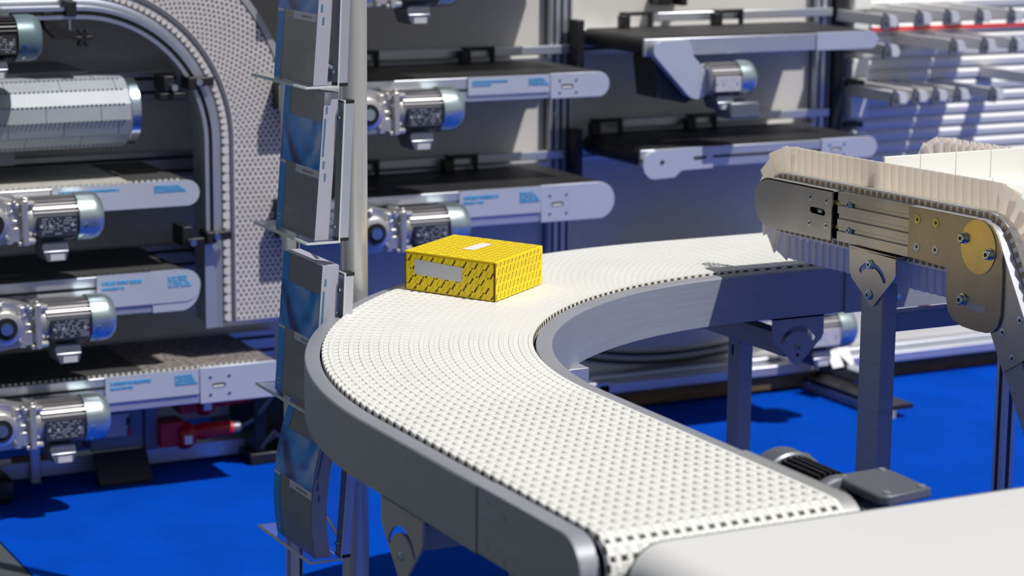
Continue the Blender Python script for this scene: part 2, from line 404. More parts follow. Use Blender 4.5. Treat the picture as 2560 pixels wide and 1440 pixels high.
# ------------------------------------------------------------------ gear motor (parts of a conveyor)
def gear_motor(parent, X, Y, Z, cover='fan_cover', body='fins', sc=1.0, box_down=True, gear=True, plate='plate_print'):
    """axis along X, right end of the fan cover at X"""
    def q(x): return X + x*sc
    R = .058*sc
    b = MB(); b.lathe([(R*.86, q(-.190)-X), (R*.86, q(-.066)-X)], (X, Y, Z), (1,0,0), 32)
    for k in range(30):
        a = 2*PI*k/30
        if -.75 < sin(a) < .28 and cos(a) < -.2: continue       # room for the name plate at the front
        d = Vector((0, cos(a), sin(a))); p = Vector((-sin(0), -sin(a), cos(a)))
        b.obox(Vector((q(-.128), Y, Z)) + d*R*.93, (.062*sc, 0, 0), d*R*.09, Vector((0, -sin(a), cos(a)))*.0017*sc)
    g = b.build('gear_motor', M[body], parent)
    b = MB(); b.lathe([(R*1.02, -.074*sc), (R*1.10, -.072*sc), (R*1.10, -.030*sc), (R*1.04, -.014*sc), (R*.85, -.003*sc), (R*.5, 0)], (X, Y, Z), (1,0,0), 40)
    fc = b.build('fan_cover', M[cover], g)
    b = MB()
    for a in (-2.25, -2.9+6.28): 
        d = Vector((0, cos(a), sin(a)));
        b.lathe([(.0052*sc, 0), (.0052*sc, .003)], Vector((q(-.055), Y, Z)) + d*R*1.09, d, 12)
    b.build('screw', M['chrome'], g)
    b = MB(); b.prism([(q(-.182), Z-.040*sc), (q(-.078), Z-.040*sc), (q(-.078), Z+.012*sc), (q(-.182), Z+.012*sc)], 'xz', Y-R*1.02, Y-R*.55)
    for k in range(7):
        for j in range(16):
            if random.random() < .55:
                x = q(-.172) + j*.0057*sc; zz = Z-.034*sc + k*.0066*sc
                b.box(x, x+.0038*sc, Y-R*1.03, Y-R*1.0, zz, zz+.0028*sc, 1)
    for x in (-.174, -.150, -.092): b.cyl((q(x), Y-R*1.06, Z-.012*sc), (q(x), Y-R, Z-.012*sc), .0042*sc, 10, 1)
    b.build('name_plate', [M[plate], M['plate_marks']], g)
    b = MB(); b.prism([(q(-.172), Z-.070*sc), (q(-.165), Z-.055*sc), (q(-.105), Z-.055*sc), (q(-.100), Z-.075*sc), (q(-.106), Z-.106*sc), (q(-.158), Z-.108*sc), (q(-.166), Z-.09*sc)], 'xz', Y-.048*sc, Y+.045*sc)
    b.box(q(-.168), q(-.100), Y-.050*sc, Y+.04*sc, Z-.084*sc, Z-.079*sc, 1)
    tb = b.build('terminal_box', [M['grey_paint'], M['alu']], g, bevel=.003)
    b = MB(); b.box(q(-.150), q(-.112), Y-.050*sc, Y-.047*sc, Z-.105*sc, Z-.089*sc); b.build('label_plate', M['label_grey'], g)
    if gear:
        b = MB(); b.box(q(-.222), q(-.206), Y-.055*sc, Y+.055*sc, Z-.060*sc, Z+.058*sc)
        b.lathe([(.050*sc, -.206*sc), (.054*sc, -.196*sc), (.047*sc, -.184*sc)], (X, Y, Z), (1,0,0), 28)
        for dy in (-.046, .046):
            for dz in (-.050, .048): b.cyl((q(-.208), Y+dy*sc, Z+dz*sc), (q(-.188), Y+dy*sc, Z+dz*sc), .0085*sc, 10)
        b.build('motor_flange', M['alu_cast'], g, bevel=.002)
        b = MB()
        b.prism([(q(-.222), Z-.052*sc), (q(-.222), Z+.050*sc), (q(-.262), Z+.060*sc), (q(-.300), Z+.068*sc), (q(-.350), Z+.050*sc), (q(-.372), Z+.01*sc), (q(-.36), Z-.045*sc), (q(-.315), Z-.062*sc), (q(-.262), Z-.056*sc)], 'xz', Y-.030*sc, Y+.045*sc)
        b.box(q(-.262), q(-.246), Y-.044*sc, Y, Z-.056*sc, Z+.052*sc)
        b.box(q(-.250), q(-.222), Y-.040*sc, Y, Z+.036*sc, Z+.048*sc); b.box(q(-.250), q(-.222), Y-.040*sc, Y, Z-.004*sc, Z+.006*sc)
        b.lathe([(.048*sc, 0), (.046*sc, .022*sc), (.040*sc, .026*sc)], (q(-.300), Y-.028*sc, Z), (0,-1,0), 28)
        b.lathe([(.019*sc, 0), (.019*sc, .012*sc)], (q(-.236), Y-.030*sc, Z-.032*sc), (0,-1,0), 18)
        for a in range(5):
            an = a*1.25+.5; d = Vector((cos(an), 0, sin(an)))
            b.obox(Vector((q(-.300), Y-.036*sc, Z)) + d*.052*sc, d*.012*sc, (0,.010*sc,0), Vector((-sin(an), 0, cos(an)))*.004*sc)
        for x, zz in ((-.240,.052),(-.222,.020),(-.228,-.056),(-.215,.060)): b.cyl((q(x), Y-.05*sc, Z+zz*sc), (q(x), Y-.03*sc, Z+zz*sc), .006*sc, 10)
        b.build('gearbox', M['alu_cast'], g, bevel=.0015)
        b = MB(); b.lathe([(.030*sc, 0), (.030*sc, .004*sc), (.021*sc, .0045*sc)], (q(-.300), Y-.054*sc, Z), (0,-1,0), 24)
        b.lathe([(.016*sc, .004*sc), (.016*sc, .010*sc), (.008*sc, .010*sc)], (q(-.300), Y-.054*sc, Z), (0,-1,0), 18, 1)
        b.build('output_shaft', [M['black'], M['chrome']], g)
    return g

def sticker_text(b, x0, x1, z0, z1, y, m=0):
    """rows of small blurred blue lettering"""
    W = x1-x0; H = z1-z0
    def row(a, c, zt, h):
        x = a
        while x < c:
            w = random.uniform(.003, .006)
            b.box(x, x+w, y-.0008, y+.0005, zt-h*random.uniform(.85, 1), zt, m)
            if random.random() < .7: b.box(x, x+w*1.3, y-.0008, y+.0005, zt-h*.55, zt-h*.40, m)
            x += w*1.18 if random.random() > .12 else w*1.9
    row(x0+W*.05, x0+W*.48, z1-H*.08, H*.16); row(x0+W*.05, x0+W*.27, z1-H*.34, H*.12)
    for k in range(4): row(x0+W*.74, x0+W*(.92+.02*k), z1-H*(.06+.135*k), H*.09)

def stadium(x0, x1, z0, z1, right=True, left=False, k=12, inset=0.):
    x0 += 0; h = (z1-z0)/2; c = (z1+z0)/2; h -= inset; z0 += inset; z1 -= inset
    pts = []
    if right: pts += [(x1-h-inset+h*cos(a), c+h*sin(a)) for a in [PI/2-PI*i/k for i in range(k+1)]]
    else: pts += [(x1, z1), (x1, z0)]
    if left: pts += [(x0+h+inset-h*cos(a), c-h*sin(a)) for a in [PI/2-PI*i/k for i in range(k+1)]]
    else: pts += [(x0, z0), (x0, z1)]
    return pts

def rack_conveyor(label, x0, x1, zt, h, belt='black_rubber', end_split=None, sticker=None, motor=None, round_right=True,
                  round_left=False, cover='alu_white', rail=(None, None), brackets=(), beltcols=None, Yf=2.48, D=.405, cat='conveyor', slot=True, groove=True, mscale=1., sideh=None, beltx=None, full_cover=0):
    t = thing('belt_conveyor', label, cat, ((x0+x1)/2, Yf+D/2, zt-h), 'belt conveyors on the display wall')
    # belt loop
    ins = .004
    bx0, bx1 = (beltx or (x0+.004, x1-.004))
    def loop(bb, a, c, m, r=True, l=False, y0=Yf+.014, y1=Yf+D-.014):
        bb.prism(stadium(a, c, zt-h+ins-.002, zt+.004, r, l), 'xz', y0, y1, m)
    b = MB()
    if beltcols:
        xs = beltcols[0]; loop(b, bx0, xs, 0, False, round_left); loop(b, xs, bx1, 1, round_right, False)
        b.build('belt', [M[beltcols[1]], M[beltcols[2]]], t)
    else:
        loop(b, bx0, bx1, 0, round_right, round_left); b.build('belt', M[belt], t)
    # ribs of a modular belt along the front edge
    if belt != 'black_rubber' or beltcols:
        b = MB(); x = bx0 + .02
        while x < bx1-.05:
            b.box(x, x+.009, Yf+.010, Yf+.0145, zt-.006, zt+.006); x += .0165
        b.build('belt_teeth', M['groove' if not beltcols else 'grey_belt'], t, smooth=0)['kind'] = 'stuff'
    es = end_split if end_split is not None else x1-.17
    # side frames
    for yy, nm in ((Yf, 'side_frame'), (Yf+D-.012, 'side_frame')):
        b = MB(); b.box(x0 + (.0 if not round_left else .0), es, yy, yy+.012, zt-h, zt)
        o = b.build(nm, M['alu'] if yy == Yf else M['alu'], t, bevel=.002)
        if yy == Yf and groove:
            g = MB()
            for k in ((.28, .70) if h > .085 else (.5,)):
                g.box(x0, es, Yf-.0012, Yf+.002, zt-h*k-.004, zt-h*k+.004)
            g.build('groove', M['groove'], o, smooth=0)
    for yy in (Yf-.004, Yf+D-.012):
        b = MB(); b.prism(stadium(es, x1, zt-h*1.02, zt+.002, round_right), 'xz', yy, yy+.014)
        e = b.build('end_plate', M['alu_white'], t, bevel=.0015)
        if yy < Yf and slot:
            s = MB(); cx = es+.055; cz = zt-h*.52
            s.prism(stadium(cx-.02, cx+.02, cz-.006, cz+.006, True, True), 'xz', yy-.001, yy+.002, 0)
            s.box(cx-.017, cx+.014, yy-.0015, yy+.001, cz-.0045, cz+.0005, 1)
            s.build('slot', [M['groove'], M['white_plastic']], e)
            s = MB()
            for dx in (-.025, .03):
                for dz in (.27, .78): s.cyl((cx+dx, yy-.0015, zt-h*dz), (cx+dx, yy+.001, zt-h*dz), .0045, 12)
            s.build('screw', M['chrome'], e)
    if sticker:
        sx0, sx1 = sticker
        b = MB()
        if full_cover: b.prism(stadium(sx0, x1+.0015, zt-h*full_cover, zt+.003, True), 'xz', Yf-.0065, Yf-.0035, 0)
        else: b.box(sx0, sx1, Yf-.006, Yf, zt-h*.72, zt+.001, 0)
        Yf -= .0008; sticker_text(b, sx0, sx1, zt-h*.66, zt-h*.08, Yf-.0065, 1)
        b.build('cover_strip', [M[cover], M['blue_ink']], t)
    if motor:
        gear_motor(t, motor[0], motor[1] if len(motor) > 2 else Yf-.068, motor[-1], sc=mscale)
    if rail[0] is not None:
        b = MB(); b.box(rail[0], rail[1], Yf+D+.004-.02, Yf+D+.016-.012, zt+.018, zt+.046)
        gr = b.build('guide_rail', M['alu'], t, bevel=.003)
        for bx in brackets:
            s = MB(); s.box(bx, bx+.012, Yf+D-.05, Yf+D+.004, zt-.01, zt+.05); s.box(bx, bx+.10, Yf+D-.036, Yf+D-.024, zt+.040, zt+.052)
            s.box(bx+.088, bx+.10, Yf+D-.036, Yf+D-.02, zt+.0, zt+.045)
            s.box(bx-.025, bx+.004, Yf+D-.06, Yf+D-.03, zt+.005, zt+.042)
            s.build('rail_bracket', M['black'], gr, bevel=.002)
    return t

# left bay
rack_conveyor('short two-tone grey and dark belt conveyor with motor, under the faceted roller', -1.75, -.742, .886, .067, belt='grey_belt', beltcols=(-.93, 'grey_belt', 'dark_belt'),
    end_split=-.90, sticker=(-1.15, -.77), motor=(-1.040, .820), slot=False, groove=False, full_cover=1.0)
rack_conveyor('grey belt conveyor with motor and rounded silver end, second lowest in the left bay', -1.75, -.744, .640, .110, belt='dark_belt',
    end_split=-.88, sticker=(-1.035, -.765), motor=(-1.014, .545), slot=False, full_cover=.78)
rack_conveyor('lowest conveyor with square end plate and speckled mesh belt in the left bay', -1.75, -.522, .360, .098, belt='dark_belt', beltcols=(-.90, 'dark_belt', 'mesh_belt'),
    end_split=-.748, sticker=(-1.018, -.752), motor=(-1.036, .275), round_right=False)
rack_conveyor('unseen dark belt conveyor added above the upright curve to shade the left wall', -1.75, -.42, 1.72, .07, end_split=-.60)  # out of view, added so its shadow darkens the upper left wall
# middle bay
rack_conveyor('black belt conveyor with motor, upper one in the middle bay', -.50, .537, 1.134, .070, end_split=.34, sticker=(.072, .336), motor=(.011, 1.057),
    rail=(-.44, .62), brackets=(-.14, .245))
rack_conveyor('black belt conveyor with rounded end, lower one in the middle bay behind the yellow box', -.50, .561, .806, .106, end_split=.312, sticker=(.046, .31), motor=(.032, .724),
    rail=(-.44, .60), brackets=(-.14, .19))
# right bay upper: belt conveyor with side-arm drive
t = rack_conveyor('black belt conveyor with hanging triangular drive arm, upper one in the right bay', .655, 1.50, 1.226, .052, end_split=1.27, slot=False,
    round_left=True, rail=(.93, 1.60), brackets=(.80, 1.14), groove=False)
arm = [(.79, 1.2225), (.700, 1.2225)] + [(.695+.028*cos(a), 1.194+.028*sin(a)) for a in [PI/2+(math.radians(228)-PI/2)*i/8 for i in range(1, 9)]] + [(.822+.048*cos(a), 1.092+.048*sin(a)) for a in [math.radians(226+190*i/14) for i in range(15)]] + [(.808, 1.172)]
b = MB(); b.prism(arm, 'xz', 2.445, 2.476)
b.build('drive_arm_cover', M['alu_white'], t, bevel=.004)
b = MB(); b.prism([(.70,1.19),(.685,1.165),(.70,1.05),(.80,1.03),(.86,1.05),(.80,1.16)], 'xz', 2.478, 2.60); b.build('drive_arm_back', M['black'], t, bevel=.003)
gear_motor(t, 1.013, 2.45, 1.103, sc=.84, gear=False, cover='fan_cover', plate='label_grey')
b = MB(); b.box(.905, 1.01, 2.39, 2.48, .985, 1.035); b.build('junction_box', M['grey_paint'], t, bevel=.006)
# right bay lower
t = rack_conveyor('black belt conveyor with stepped silver end plate, lower one in the right bay', .65, 1.512, .894, .062, end_split=1.30,
    round_left=True, rail=(.80, 1.60), brackets=(.70, 1.05), beltx=(.668, 1.50))
b = MB(); b.prism([(.70,.894),(.675,.888),(.658,.872),(.652,.85),(.658,.826),(.675,.809),(.70,.804),(.765,.806),(.79,.826),(.90,.828),(.90,.896)], 'xz', 2.470, 2.484)
e = b.build('end_plate', M['alu_white'], t, bevel=.002)
b = MB(); b.cyl((.72,2.4685,.856), (.72,2.472,.856), .007, 14); b.prism(stadium(.83, .875, .858, .868, True, True), 'xz', 2.4690, 2.472)
b.build('screw', M['groove'], e)
# hidden-floor conveyor of right bay: only its motor shows below the curve
t = thing('belt_conveyor', 'motor and lit end of the lowest conveyor, seen under the curved conveyor frame', 'conveyor', (1.2, 2.66, .3), 'belt conveyors on the display wall')
b = MB(); b.prism(stadium(.80, 1.36, .355, .44, True, False), 'xz', 2.38, 2.86); b.build('belt', M['black_rubber'], t)
b = MB(); b.box(.80, 1.30, 2.364, 2.38, .36, .44); b.build('side_frame', M['alu'], t, bevel=.003)
b = MB(); b.box(1.20, 1.30, 2.37, 2.50, .27, .345); b.build('motor_carrier', M['grey_paint'], t, bevel=.003)
gear_motor(t, 1.385, 2.41, .305, gear=False, plate='label_grey')
# top motors cut by the frame
t = thing('belt_conveyor', 'conveyor above the frame edge, only its motor hangs in at top of the middle bay', 'conveyor', (0, 2.66, 1.36), 'belt conveyors on the display wall')
b = MB(); b.prism(stadium(-.50, .53, 1.385, 1.455, True, False), 'xz', 2.49, 2.87); b.build('belt', M['black_rubber'], t)
b = MB(); b.box(-.50, .40, 2.476, 2.49, 1.385, 1.455); b.build('side_frame', M['alu'], t, bevel=.003)
gear_motor(t, .0, 2.41, 1.408)
t = thing('gear_motor_unit', 'dark finned motor with dull teal cap at the top left corner', 'motor', (-1.25, 2.41, 1.2))
gear_motor(t, -1.190, 2.41, 1.293, cover='teal_cover', body='fins_dark', plate='fins_dark', sc=.94)
b = MB(); b.box(-1.75, -1.25, 2.47, 2.92, 1.27, 1.36); b.build('carrier', M['grey_paint'], t)
t = thing('cable_clip', 'small black clip at the top edge of the right bay', 'clip', (1.0, 2.9, 1.29))
b = MB(); b.box(.93, .975, 2.86, 2.92, 1.295, 1.33); b.box(1.01, 1.035, 2.86, 2.92, 1.292, 1.33); b.box(.93, 1.035, 2.90, 2.93, 1.30, 1.32); b.build('clip_body', M['black'], t, bevel=.004)

# faceted slat roller, left
t = thing('faceted_roller', 'wide silver faceted slat roller with chrome end ring, upper left', 'roller', (-1.4, 2.62, 1.0))
NF = 14; RD = .097; cz, cy = 1.072, 2.60
b = MB()
ang = [2*PI*(i+.35)/NF for i in range(NF)]
b.add([(x, cy+RD*cos(a), cz+RD*sin(a)) for x in (-2.3, -.918) for a in ang],
      [(i, (i+1) % NF, (i+1) % NF+NF, i+NF) for i in range(NF)] + [tuple(range(NF)), tuple(range(2*NF-1, NF-1, -1))])
b.build('slat_belt', M['roller_slat'], t, smooth=0)
b = MB()
for i in range(NF):
    a0 = ang[i]; a1 = ang[(i+1) % NF]
    p = Vector((0, cy+RD*cos(a0), cz+RD*sin(a0))); q = Vector((0, cy+RD*cos(a1), cz+RD*sin(a1)))
    x = -1.9 + (i % 3)*.05
    while x < -.94:
        b.obox(Vector((x, 0, 0)) + (p+q)/2, (.0008, 0, 0), (q-p)*.47, (p+q-2*Vector((0,cy,cz))).normalized()*.0007); x += .15
    x = -1.9
    while x < -.935:
        b.obox(Vector((x, 0, 0)) + p, (.0035, 0, 0), (0, .0018, 0), (0, 0, .0018)); x += .0125
b.build('slat_joint', M['grey_paint'], t, smooth=0)
b = MB(); b.lathe([(.060,0),(.088,.001),(.092,.006),(.092,.030),(.086,.034),(.05,.036)], (-.918, cy, cz), (1,0,0), 48); b.build('end_ring', M['chrome'], t)
b = MB(); b.cyl((-.95, cy, cz), (-.93, cy, cz), .06, 20); b.box(-2.3, -1.0, cy+.02, WY, 1.10, 1.18); b.box(-1.25, -1.20, cy+.05, WY, .93, 1.1)
b.build('carrier', M['grey_paint'], t)

# ------------------------------------------------------------------ vertical curved conveyor on the left wall (belt faces the viewer)
t = thing('wall_curve_conveyor', 'upright curved conveyor with light perforated belt on the left wall', 'conveyor', (-.6, 2.7, .45))
CX, CZ = -1.05, .98; YV = 2.55
def vst(n=26, top=.75, bot=.455):
    L = []
    for i in range(8):
        x = -top*(1-i/8); L.append(('t', x))
    for i in range(n+1): L.append(('a', PI/2*(1-i/n)))
    for i in range(1, 13): L.append(('b', (CZ-bot)*i/12))
    return L
def vpt(st, R, y):
    k, v = st
    if k == 't': return (CX+v, y, CZ+R)
    if k == 'a': return (CX+R*cos(v), y, CZ+R*sin(v))
    return (CX+R, y, CZ-v)
def vsweep(b, sect, m=0, bot=.455):
    b.sweep([(lambda a, c, st=st: vpt(st, a, c)) for st in vst(bot=bot)], sect, m)
b = MB(); vsweep(b, [(.402, YV+.012), (.602, YV+.012), (.602, YV+.07), (.402, YV+.07)], 0, .475)
cyl_z = .485
b.lathe([(.03, 0), (.03, .198)], (CX+.403, YV+.042, .478), (1,0,0), 24)
# raised links with dark holes between
P = .0262
def vblock(b, Ra, Rb, s0, s1, y0, m=0):
    def pos(s, R):
        La = (CZ-.47)
        if s < La: return Vector((CX+R, 0, CZ-(La-s)))
        s -= La; arc = PI/2*.59
        if s < arc: a = s/.59; return Vector((CX+R*cos(a), 0, CZ+R*sin(a)))
        return Vector((CX-(s-arc), 0, CZ+R))
    a, c, d, e = pos(s0, Ra), pos(s0, Rb), pos(s1, Rb), pos(s1, Ra)
    vs = [(p.x, y, p.z) for y in (y0, y0+.01) for p in (a, c, d, e)]
    b.add(vs, [(0,1,2,3),(4,7,6,5),(0,4,5,1),(1,5,6,2),(2,6,7,3),(3,7,4,0)], m)
s = 0; k = 0
while s < .51 + .927 + .5:
    vblock(b, .404, .424, s+.0012, s+P-.0012, YV, 0); vblock(b, .4035, .411, s-.004, s+.005, YV-.0006, 1)
    vblock(b, .438, .600, s+.0004, s+P-.0004, YV+.0005, 0)
    for row in (0, 1):
        R = .4415 + row*.0080
        while R < .594:
            vblock(b, R, R+.0076, s+P*(.12+.5*row), s+P*(.40+.5*row), YV+.0003-.0002*row, 1); R += .0160
    s += P; k += 1
b.build('belt', [M['perforated'], M['perf_hole']], t, smooth=0)
b = MB(); vsweep(b, [(.426, YV-.004), (.436, YV-.004), (.436, YV+.014), (.426, YV+.014)], 0, .48); b.build('guide_strip', M['grey_paint'], t)
b = MB(); vsweep(b, [(.392, YV+.006), (.400, YV+.002), (.402, YV+.010), (.402, YV+.17), (.378, YV+.17), (.378, YV+.010)], 0, .455)
b.build('side_frame', M['alu'], t, label='inner light aluminium side rail of the upright curve')
b = MB(); vsweep(b, [(.604, YV-.002), (.622, YV-.002), (.622, YV+.17), (.604, YV+.17)], 0, .47); b.build('side_frame', M['steel_rim'], t)
b = MB(); vsweep(b, [(.404, YV+.085), (.602, YV+.085), (.602, YV+.165), (.404, YV+.165)], 0, .50); b.box(-.62, -.58, YV+.16, WY, .60, .64); b.box(-.62, -.58, YV+.16, WY, 1.16, 1.20); b.build('back_housing', M['groove'], t)
gr = None
b = MB()
for R in (.352, .374):
    vsweep(b, [(R-.005, YV-.02), (R+.005, YV-.022), (R+.005, YV-.006), (R-.005, YV-.006)], 0, .70)
vsweep(b, [(.356, YV-.014), (.370, YV-.014), (.370, YV-.006), (.356, YV-.006)], 1, .70)
gr = b.build('guide_rail', [M['alu'], M['black']], t)
b = MB(); vsweep(b, [(.350, YV+.004), (.378, YV+.004), (.378, YV+.03), (.350, YV+.03)], 0, .455); b.build('rail_back', M['alu'], t)
for (ax, az_, dx, dz) in ((-.690, .722, -1, 0), (-.735, 1.150, -.8, -.25)):
    b = MB(); b.box(ax-.02, ax+.055, YV-.04, YV-.024, az_-.012, az_+.012); b.box(ax-.022, ax+.004, YV-.05, YV+.02, az_-.02, az_+.014)
    b.box(ax-.075+dz*.1, ax-.02, YV-.04, YV+.01, az_-.022+dz*.1, az_-.002+dz*.1); b.box(ax-.085, ax-.055, YV-.03, YV+.06, az_-.025, az_+.03+dz*.05)
    c = b.build('clamp', M['black'], t, bevel=.003)
    b = MB(); b.cyl((ax-.062, YV-.055, az_-.012), (ax-.062, YV-.03, az_-.012), .009, 14); b.cyl((ax+.008, YV-.055, az_), (ax+.008, YV-.03, az_), .009, 14)
    b.build('clamp_bolt', M['chrome'], c)
b = MB(); b.box(-1.085, -1.055, YV-.03, YV+.02, 1.335, 1.375); b.prism([(-1.145,1.35),(-1.12,1.35),(-1.10,1.31),(-1.045,1.29),(-1.045,1.272),(-1.11,1.275),(-1.14,1.305)], 'xz', YV-.02, YV+.02)
for k in range(6):
    a = k*PI/3; b.obox((-1.035+.012*cos(a), YV-.01, 1.277+.012*sin(a)), Vector((cos(a), 0, sin(a)))*.012, (0,.012,0), Vector((-sin(a), 0, cos(a)))*.005)
c = b.build('clamp', M['black'], t, bevel=.002)
b = MB(); b.cyl((-1.07, YV-.005, 1.345), (-1.07, YV-.005, 1.292), .006, 12); b.build('clamp_bolt', M['chrome'], c)

# ------------------------------------------------------------------ electrics under the left bay
t = thing('junction_box', 'blue-grey electric box with flip lid under the lowest left conveyor', 'electric box', (-.9, 2.78, .08))
b = MB(); b.box(-.985, -.83, 2.74, 2.84, .085, .27); b.build('box', M['blue_grey'], t, bevel=.004)
b = MB(); b.box(-.955, -.875, 2.732, 2.741, .125, .19); b.build('label_plate', M['label_grey'], t)
b = MB(); b.box(-.882, -.872, 2.729, 2.741, .155, .178, 0); b.box(-.880, -.870, 2.729, 2.741, .125, .150, 1); b.build('switch', [M['black'], M['red']], t)
t = thing('cabinet', 'tall pale blue cabinet plate left of the red plugs', 'cabinet', (-.80, 2.8, .06))
b = MB(); b.box(-.822, -.783, 2.75, 2.86, .07, .29); b.build('body', M['blue_grey'], t, bevel=.003)
t = thing('black_tray', 'black open tray hanging below the electric box on the floor', 'tray', (-.91, 2.66, 0))
b = MB(); b.prism([(2.66,0),(2.66,.01),(2.715,.085),(2.73,.085),(2.73,.075),(2.69,0)], 'yz', -.985, -.83); b.build('tray', M['black'], t, bevel=.002)
for zz, xx, lab in ((.118, 0, 'red industrial plug with cable pushed into a socket near the floor'), (.212, .06, 'red industrial plug just under the square-ended conveyor')):
    t = thing('power_plug', lab, 'plug', (-.66+xx, 2.74, zz))
    b = MB(); b.box(-.785+xx, -.71+xx, 2.72, 2.80, zz-.04, zz+.035); b.lathe([(.034,0),(.040,.01),(.040,.03),(.028,.05),(.022,.055)], (-.73+xx, 2.735, zz-.012), (1,.02,0), 24); b.build('socket', M['red'], t, bevel=.004)
    b = MB(); b.lathe([(.022,0),(.026,.03),(.024,.06),(.021,.115),(.017,.118)], (-.68+xx, 2.735, zz-.006), (1,0,0), 22); b.build('plug_body', M['red'], t)
    b = MB(); b.box(-.722+xx, -.700+xx, 2.69, 2.70, zz-.028, zz-.004); b.build('label_plate', M['tape_white'], t)
    b = MB(); b.lathe([(.018,0),(.018,.02),(.010,.028)], (-.562+xx, 2.735, zz-.006), (1,0,0), 16); b.build('cable_gland', M['grey_paint'], t)
    if xx == 0:
        b = MB(); b.tube([(-.54,2.735,.112),(-.50,2.73,.13),(-.46,2.72,.18),(-.42,2.72,.225),(-.36,2.74,.25),(-.28,2.78,.26)], .007, 8); b.build('cable', M['cable'], t)
t = thing('cable_crate', 'dark crate with loose cables behind the brochure stand foot', 'crate', (-.40, 2.9, 0))
b = MB(); b.box(-.52, -.30, 2.70, 3.1, 0, .035); b.box(-.50, -.46, 2.72, 3.1, .03, .2); b.box(-.44, -.28, 2.86, 3.05, .03, .22); b.build('crate', M['black'], t, bevel=.004)
b = MB()
for k in range(7):
    x = -.50+random.random()*.16; b.tube([(x, 2.70+random.random()*.05, .045), (x+.04, 2.72, .07+random.random()*.03), (x+.09, 2.74, .05), (x+.13, 2.71, .04)], .006, 6)
b.build('loose_cable', M['cable'], t)
t = thing('black_case', 'black case on the carpet under the lowest left motor', 'case', (-1.4, 2.65, 0))
b = MB(); b.box(-1.9, -1.24, 2.60, 2.79, 0, .075); b.build('case', M['black'], t, bevel=.02)
t = thing('profile_offcut', 'pale metal profile piece with cables behind the black case', 'profile', (-1.2, 2.85, .08))
b = MB(); b.box(-1.6, -1.12, 2.80, 2.84, .10, .125); b.box(-1.15, -1.12, 2.78, 2.80, 0, .19); b.build('profile', M['alu'], t, bevel=.003)
b = MB(); b.box(-1.20, -1.02, 2.79, 2.80, .065, .082); b.build('wood_strip', M['wood'], t)
t = thing('cabinet', 'low pale blue cabinet with base ledge right of the lowest left motor', 'cabinet', (-1.03, 2.82, .05))
b = MB(); b.box(-1.09, -1.06, 2.80, 2.84, .061, .255); b.box(-1.055, -.992, 2.79, 2.86, .085, .26); b.build('body', M['blue_grey'], t, bevel=.003)

# white folded card, floor profiles in the middle background
t = thing('folded_card', 'bright white folded card leaning under the curved conveyor in the background', 'card', (1.6, 2.75, .08))
b = MB()
for pl in ([(1.557,2.737,.188),(1.585,2.748,.197),(1.594,2.733,.184),(1.584,2.656,.118),(1.567,2.644,.110),(1.538,2.690,.150)], [(1.494,2.690,.152),(1.535,2.700,.160),(1.540,2.676,.140),(1.534,2.643,.113),(1.491,2.641,.111)]):
    n = len(pl); b.add([(x, y, z) for x, y, z in pl] + [(x, y+.003, z-.002) for x, y, z in pl], [tuple(range(n)), tuple(range(2*n-1, n-1, -1))] + [(i, (i+1) % n, (i+1) % n+n, i+n) for i in range(n)])
b.build('card', M['tape_white'], t, smooth=0)
b = MB(); b.box(1.49, 1.59, 2.70, 2.72, .085, .15); b.build('card_foot', M['black'], t)
t = thing('floor_profile', 'long grey floor beam with lit top, running forward below the white card', 'beam', (1.62, 2.8, 0))
b = MB(); b.box(1.60, 1.66, 2.60, 2.90, .045, .085); b.build('beam', M['alu'], t, bevel=.004)
t = thing('floor_profile', 'thin dark floor beam running forward from the wall foot in the background', 'beam', (1.5, 2.8, 0))
b = MB(); b.box(1.50, 1.535, 2.35, 2.92, .0, .03); b.build('beam', M['steel'], t, bevel=.003)
b = MB(); b.box(1.50, 1.60, 2.35, 2.92, .03, .045); b.build('top_plate', M['black'], t)
t = thing('terminal_block', 'small beige cast terminal block on the wall foot beside the white card', 'terminal block', (1.48, 2.8, .08))
b = MB(); b.box(1.40, 1.53, 2.76, 2.84, .112, .18); b.box(1.42, 1.47, 2.75, 2.84, .18, .21); b.build('block', M['alu_cast'], t, bevel=.006)
t = thing('wall_socket_strip', 'small brown and grey fittings on the white panel under the curved conveyor end', 'fitting', (2.0, 2.9, .2))
b = MB(); b.box(1.97, 2.02, 2.89, 2.925, .195, .225, 1); b.box(2.02, 2.06, 2.88, 2.925, .20, .24); b.box(2.08, 2.12, 2.89, 2.925, .185, .215, 1); b.build('fitting', [M['kraft'], M['grey_paint']], t, bevel=.003)
b = MB(); b.box(1.66, 4.2, 2.895, 2.925, .112, .30); struct(b.build('baseboard_right', M['wall'], bevel=.004))

for k, (dz, lab) in enumerate(((.0, 'thin black cable sagging along the wall foot under the curved conveyor'), (.03, 'upper black cable sagging against the wall panel under the curved conveyor'))):
    b = MB(); b.tube([(.66+u*.8, 2.915-.01*k, .122+dz+.05*(2*u-1)**2) for u in [i/14 for i in range(15)]], .006, 8)
    tag(b.build('cable', M['black'], org=(1.0, 2.9, .12+dz)), lab, 'cable')
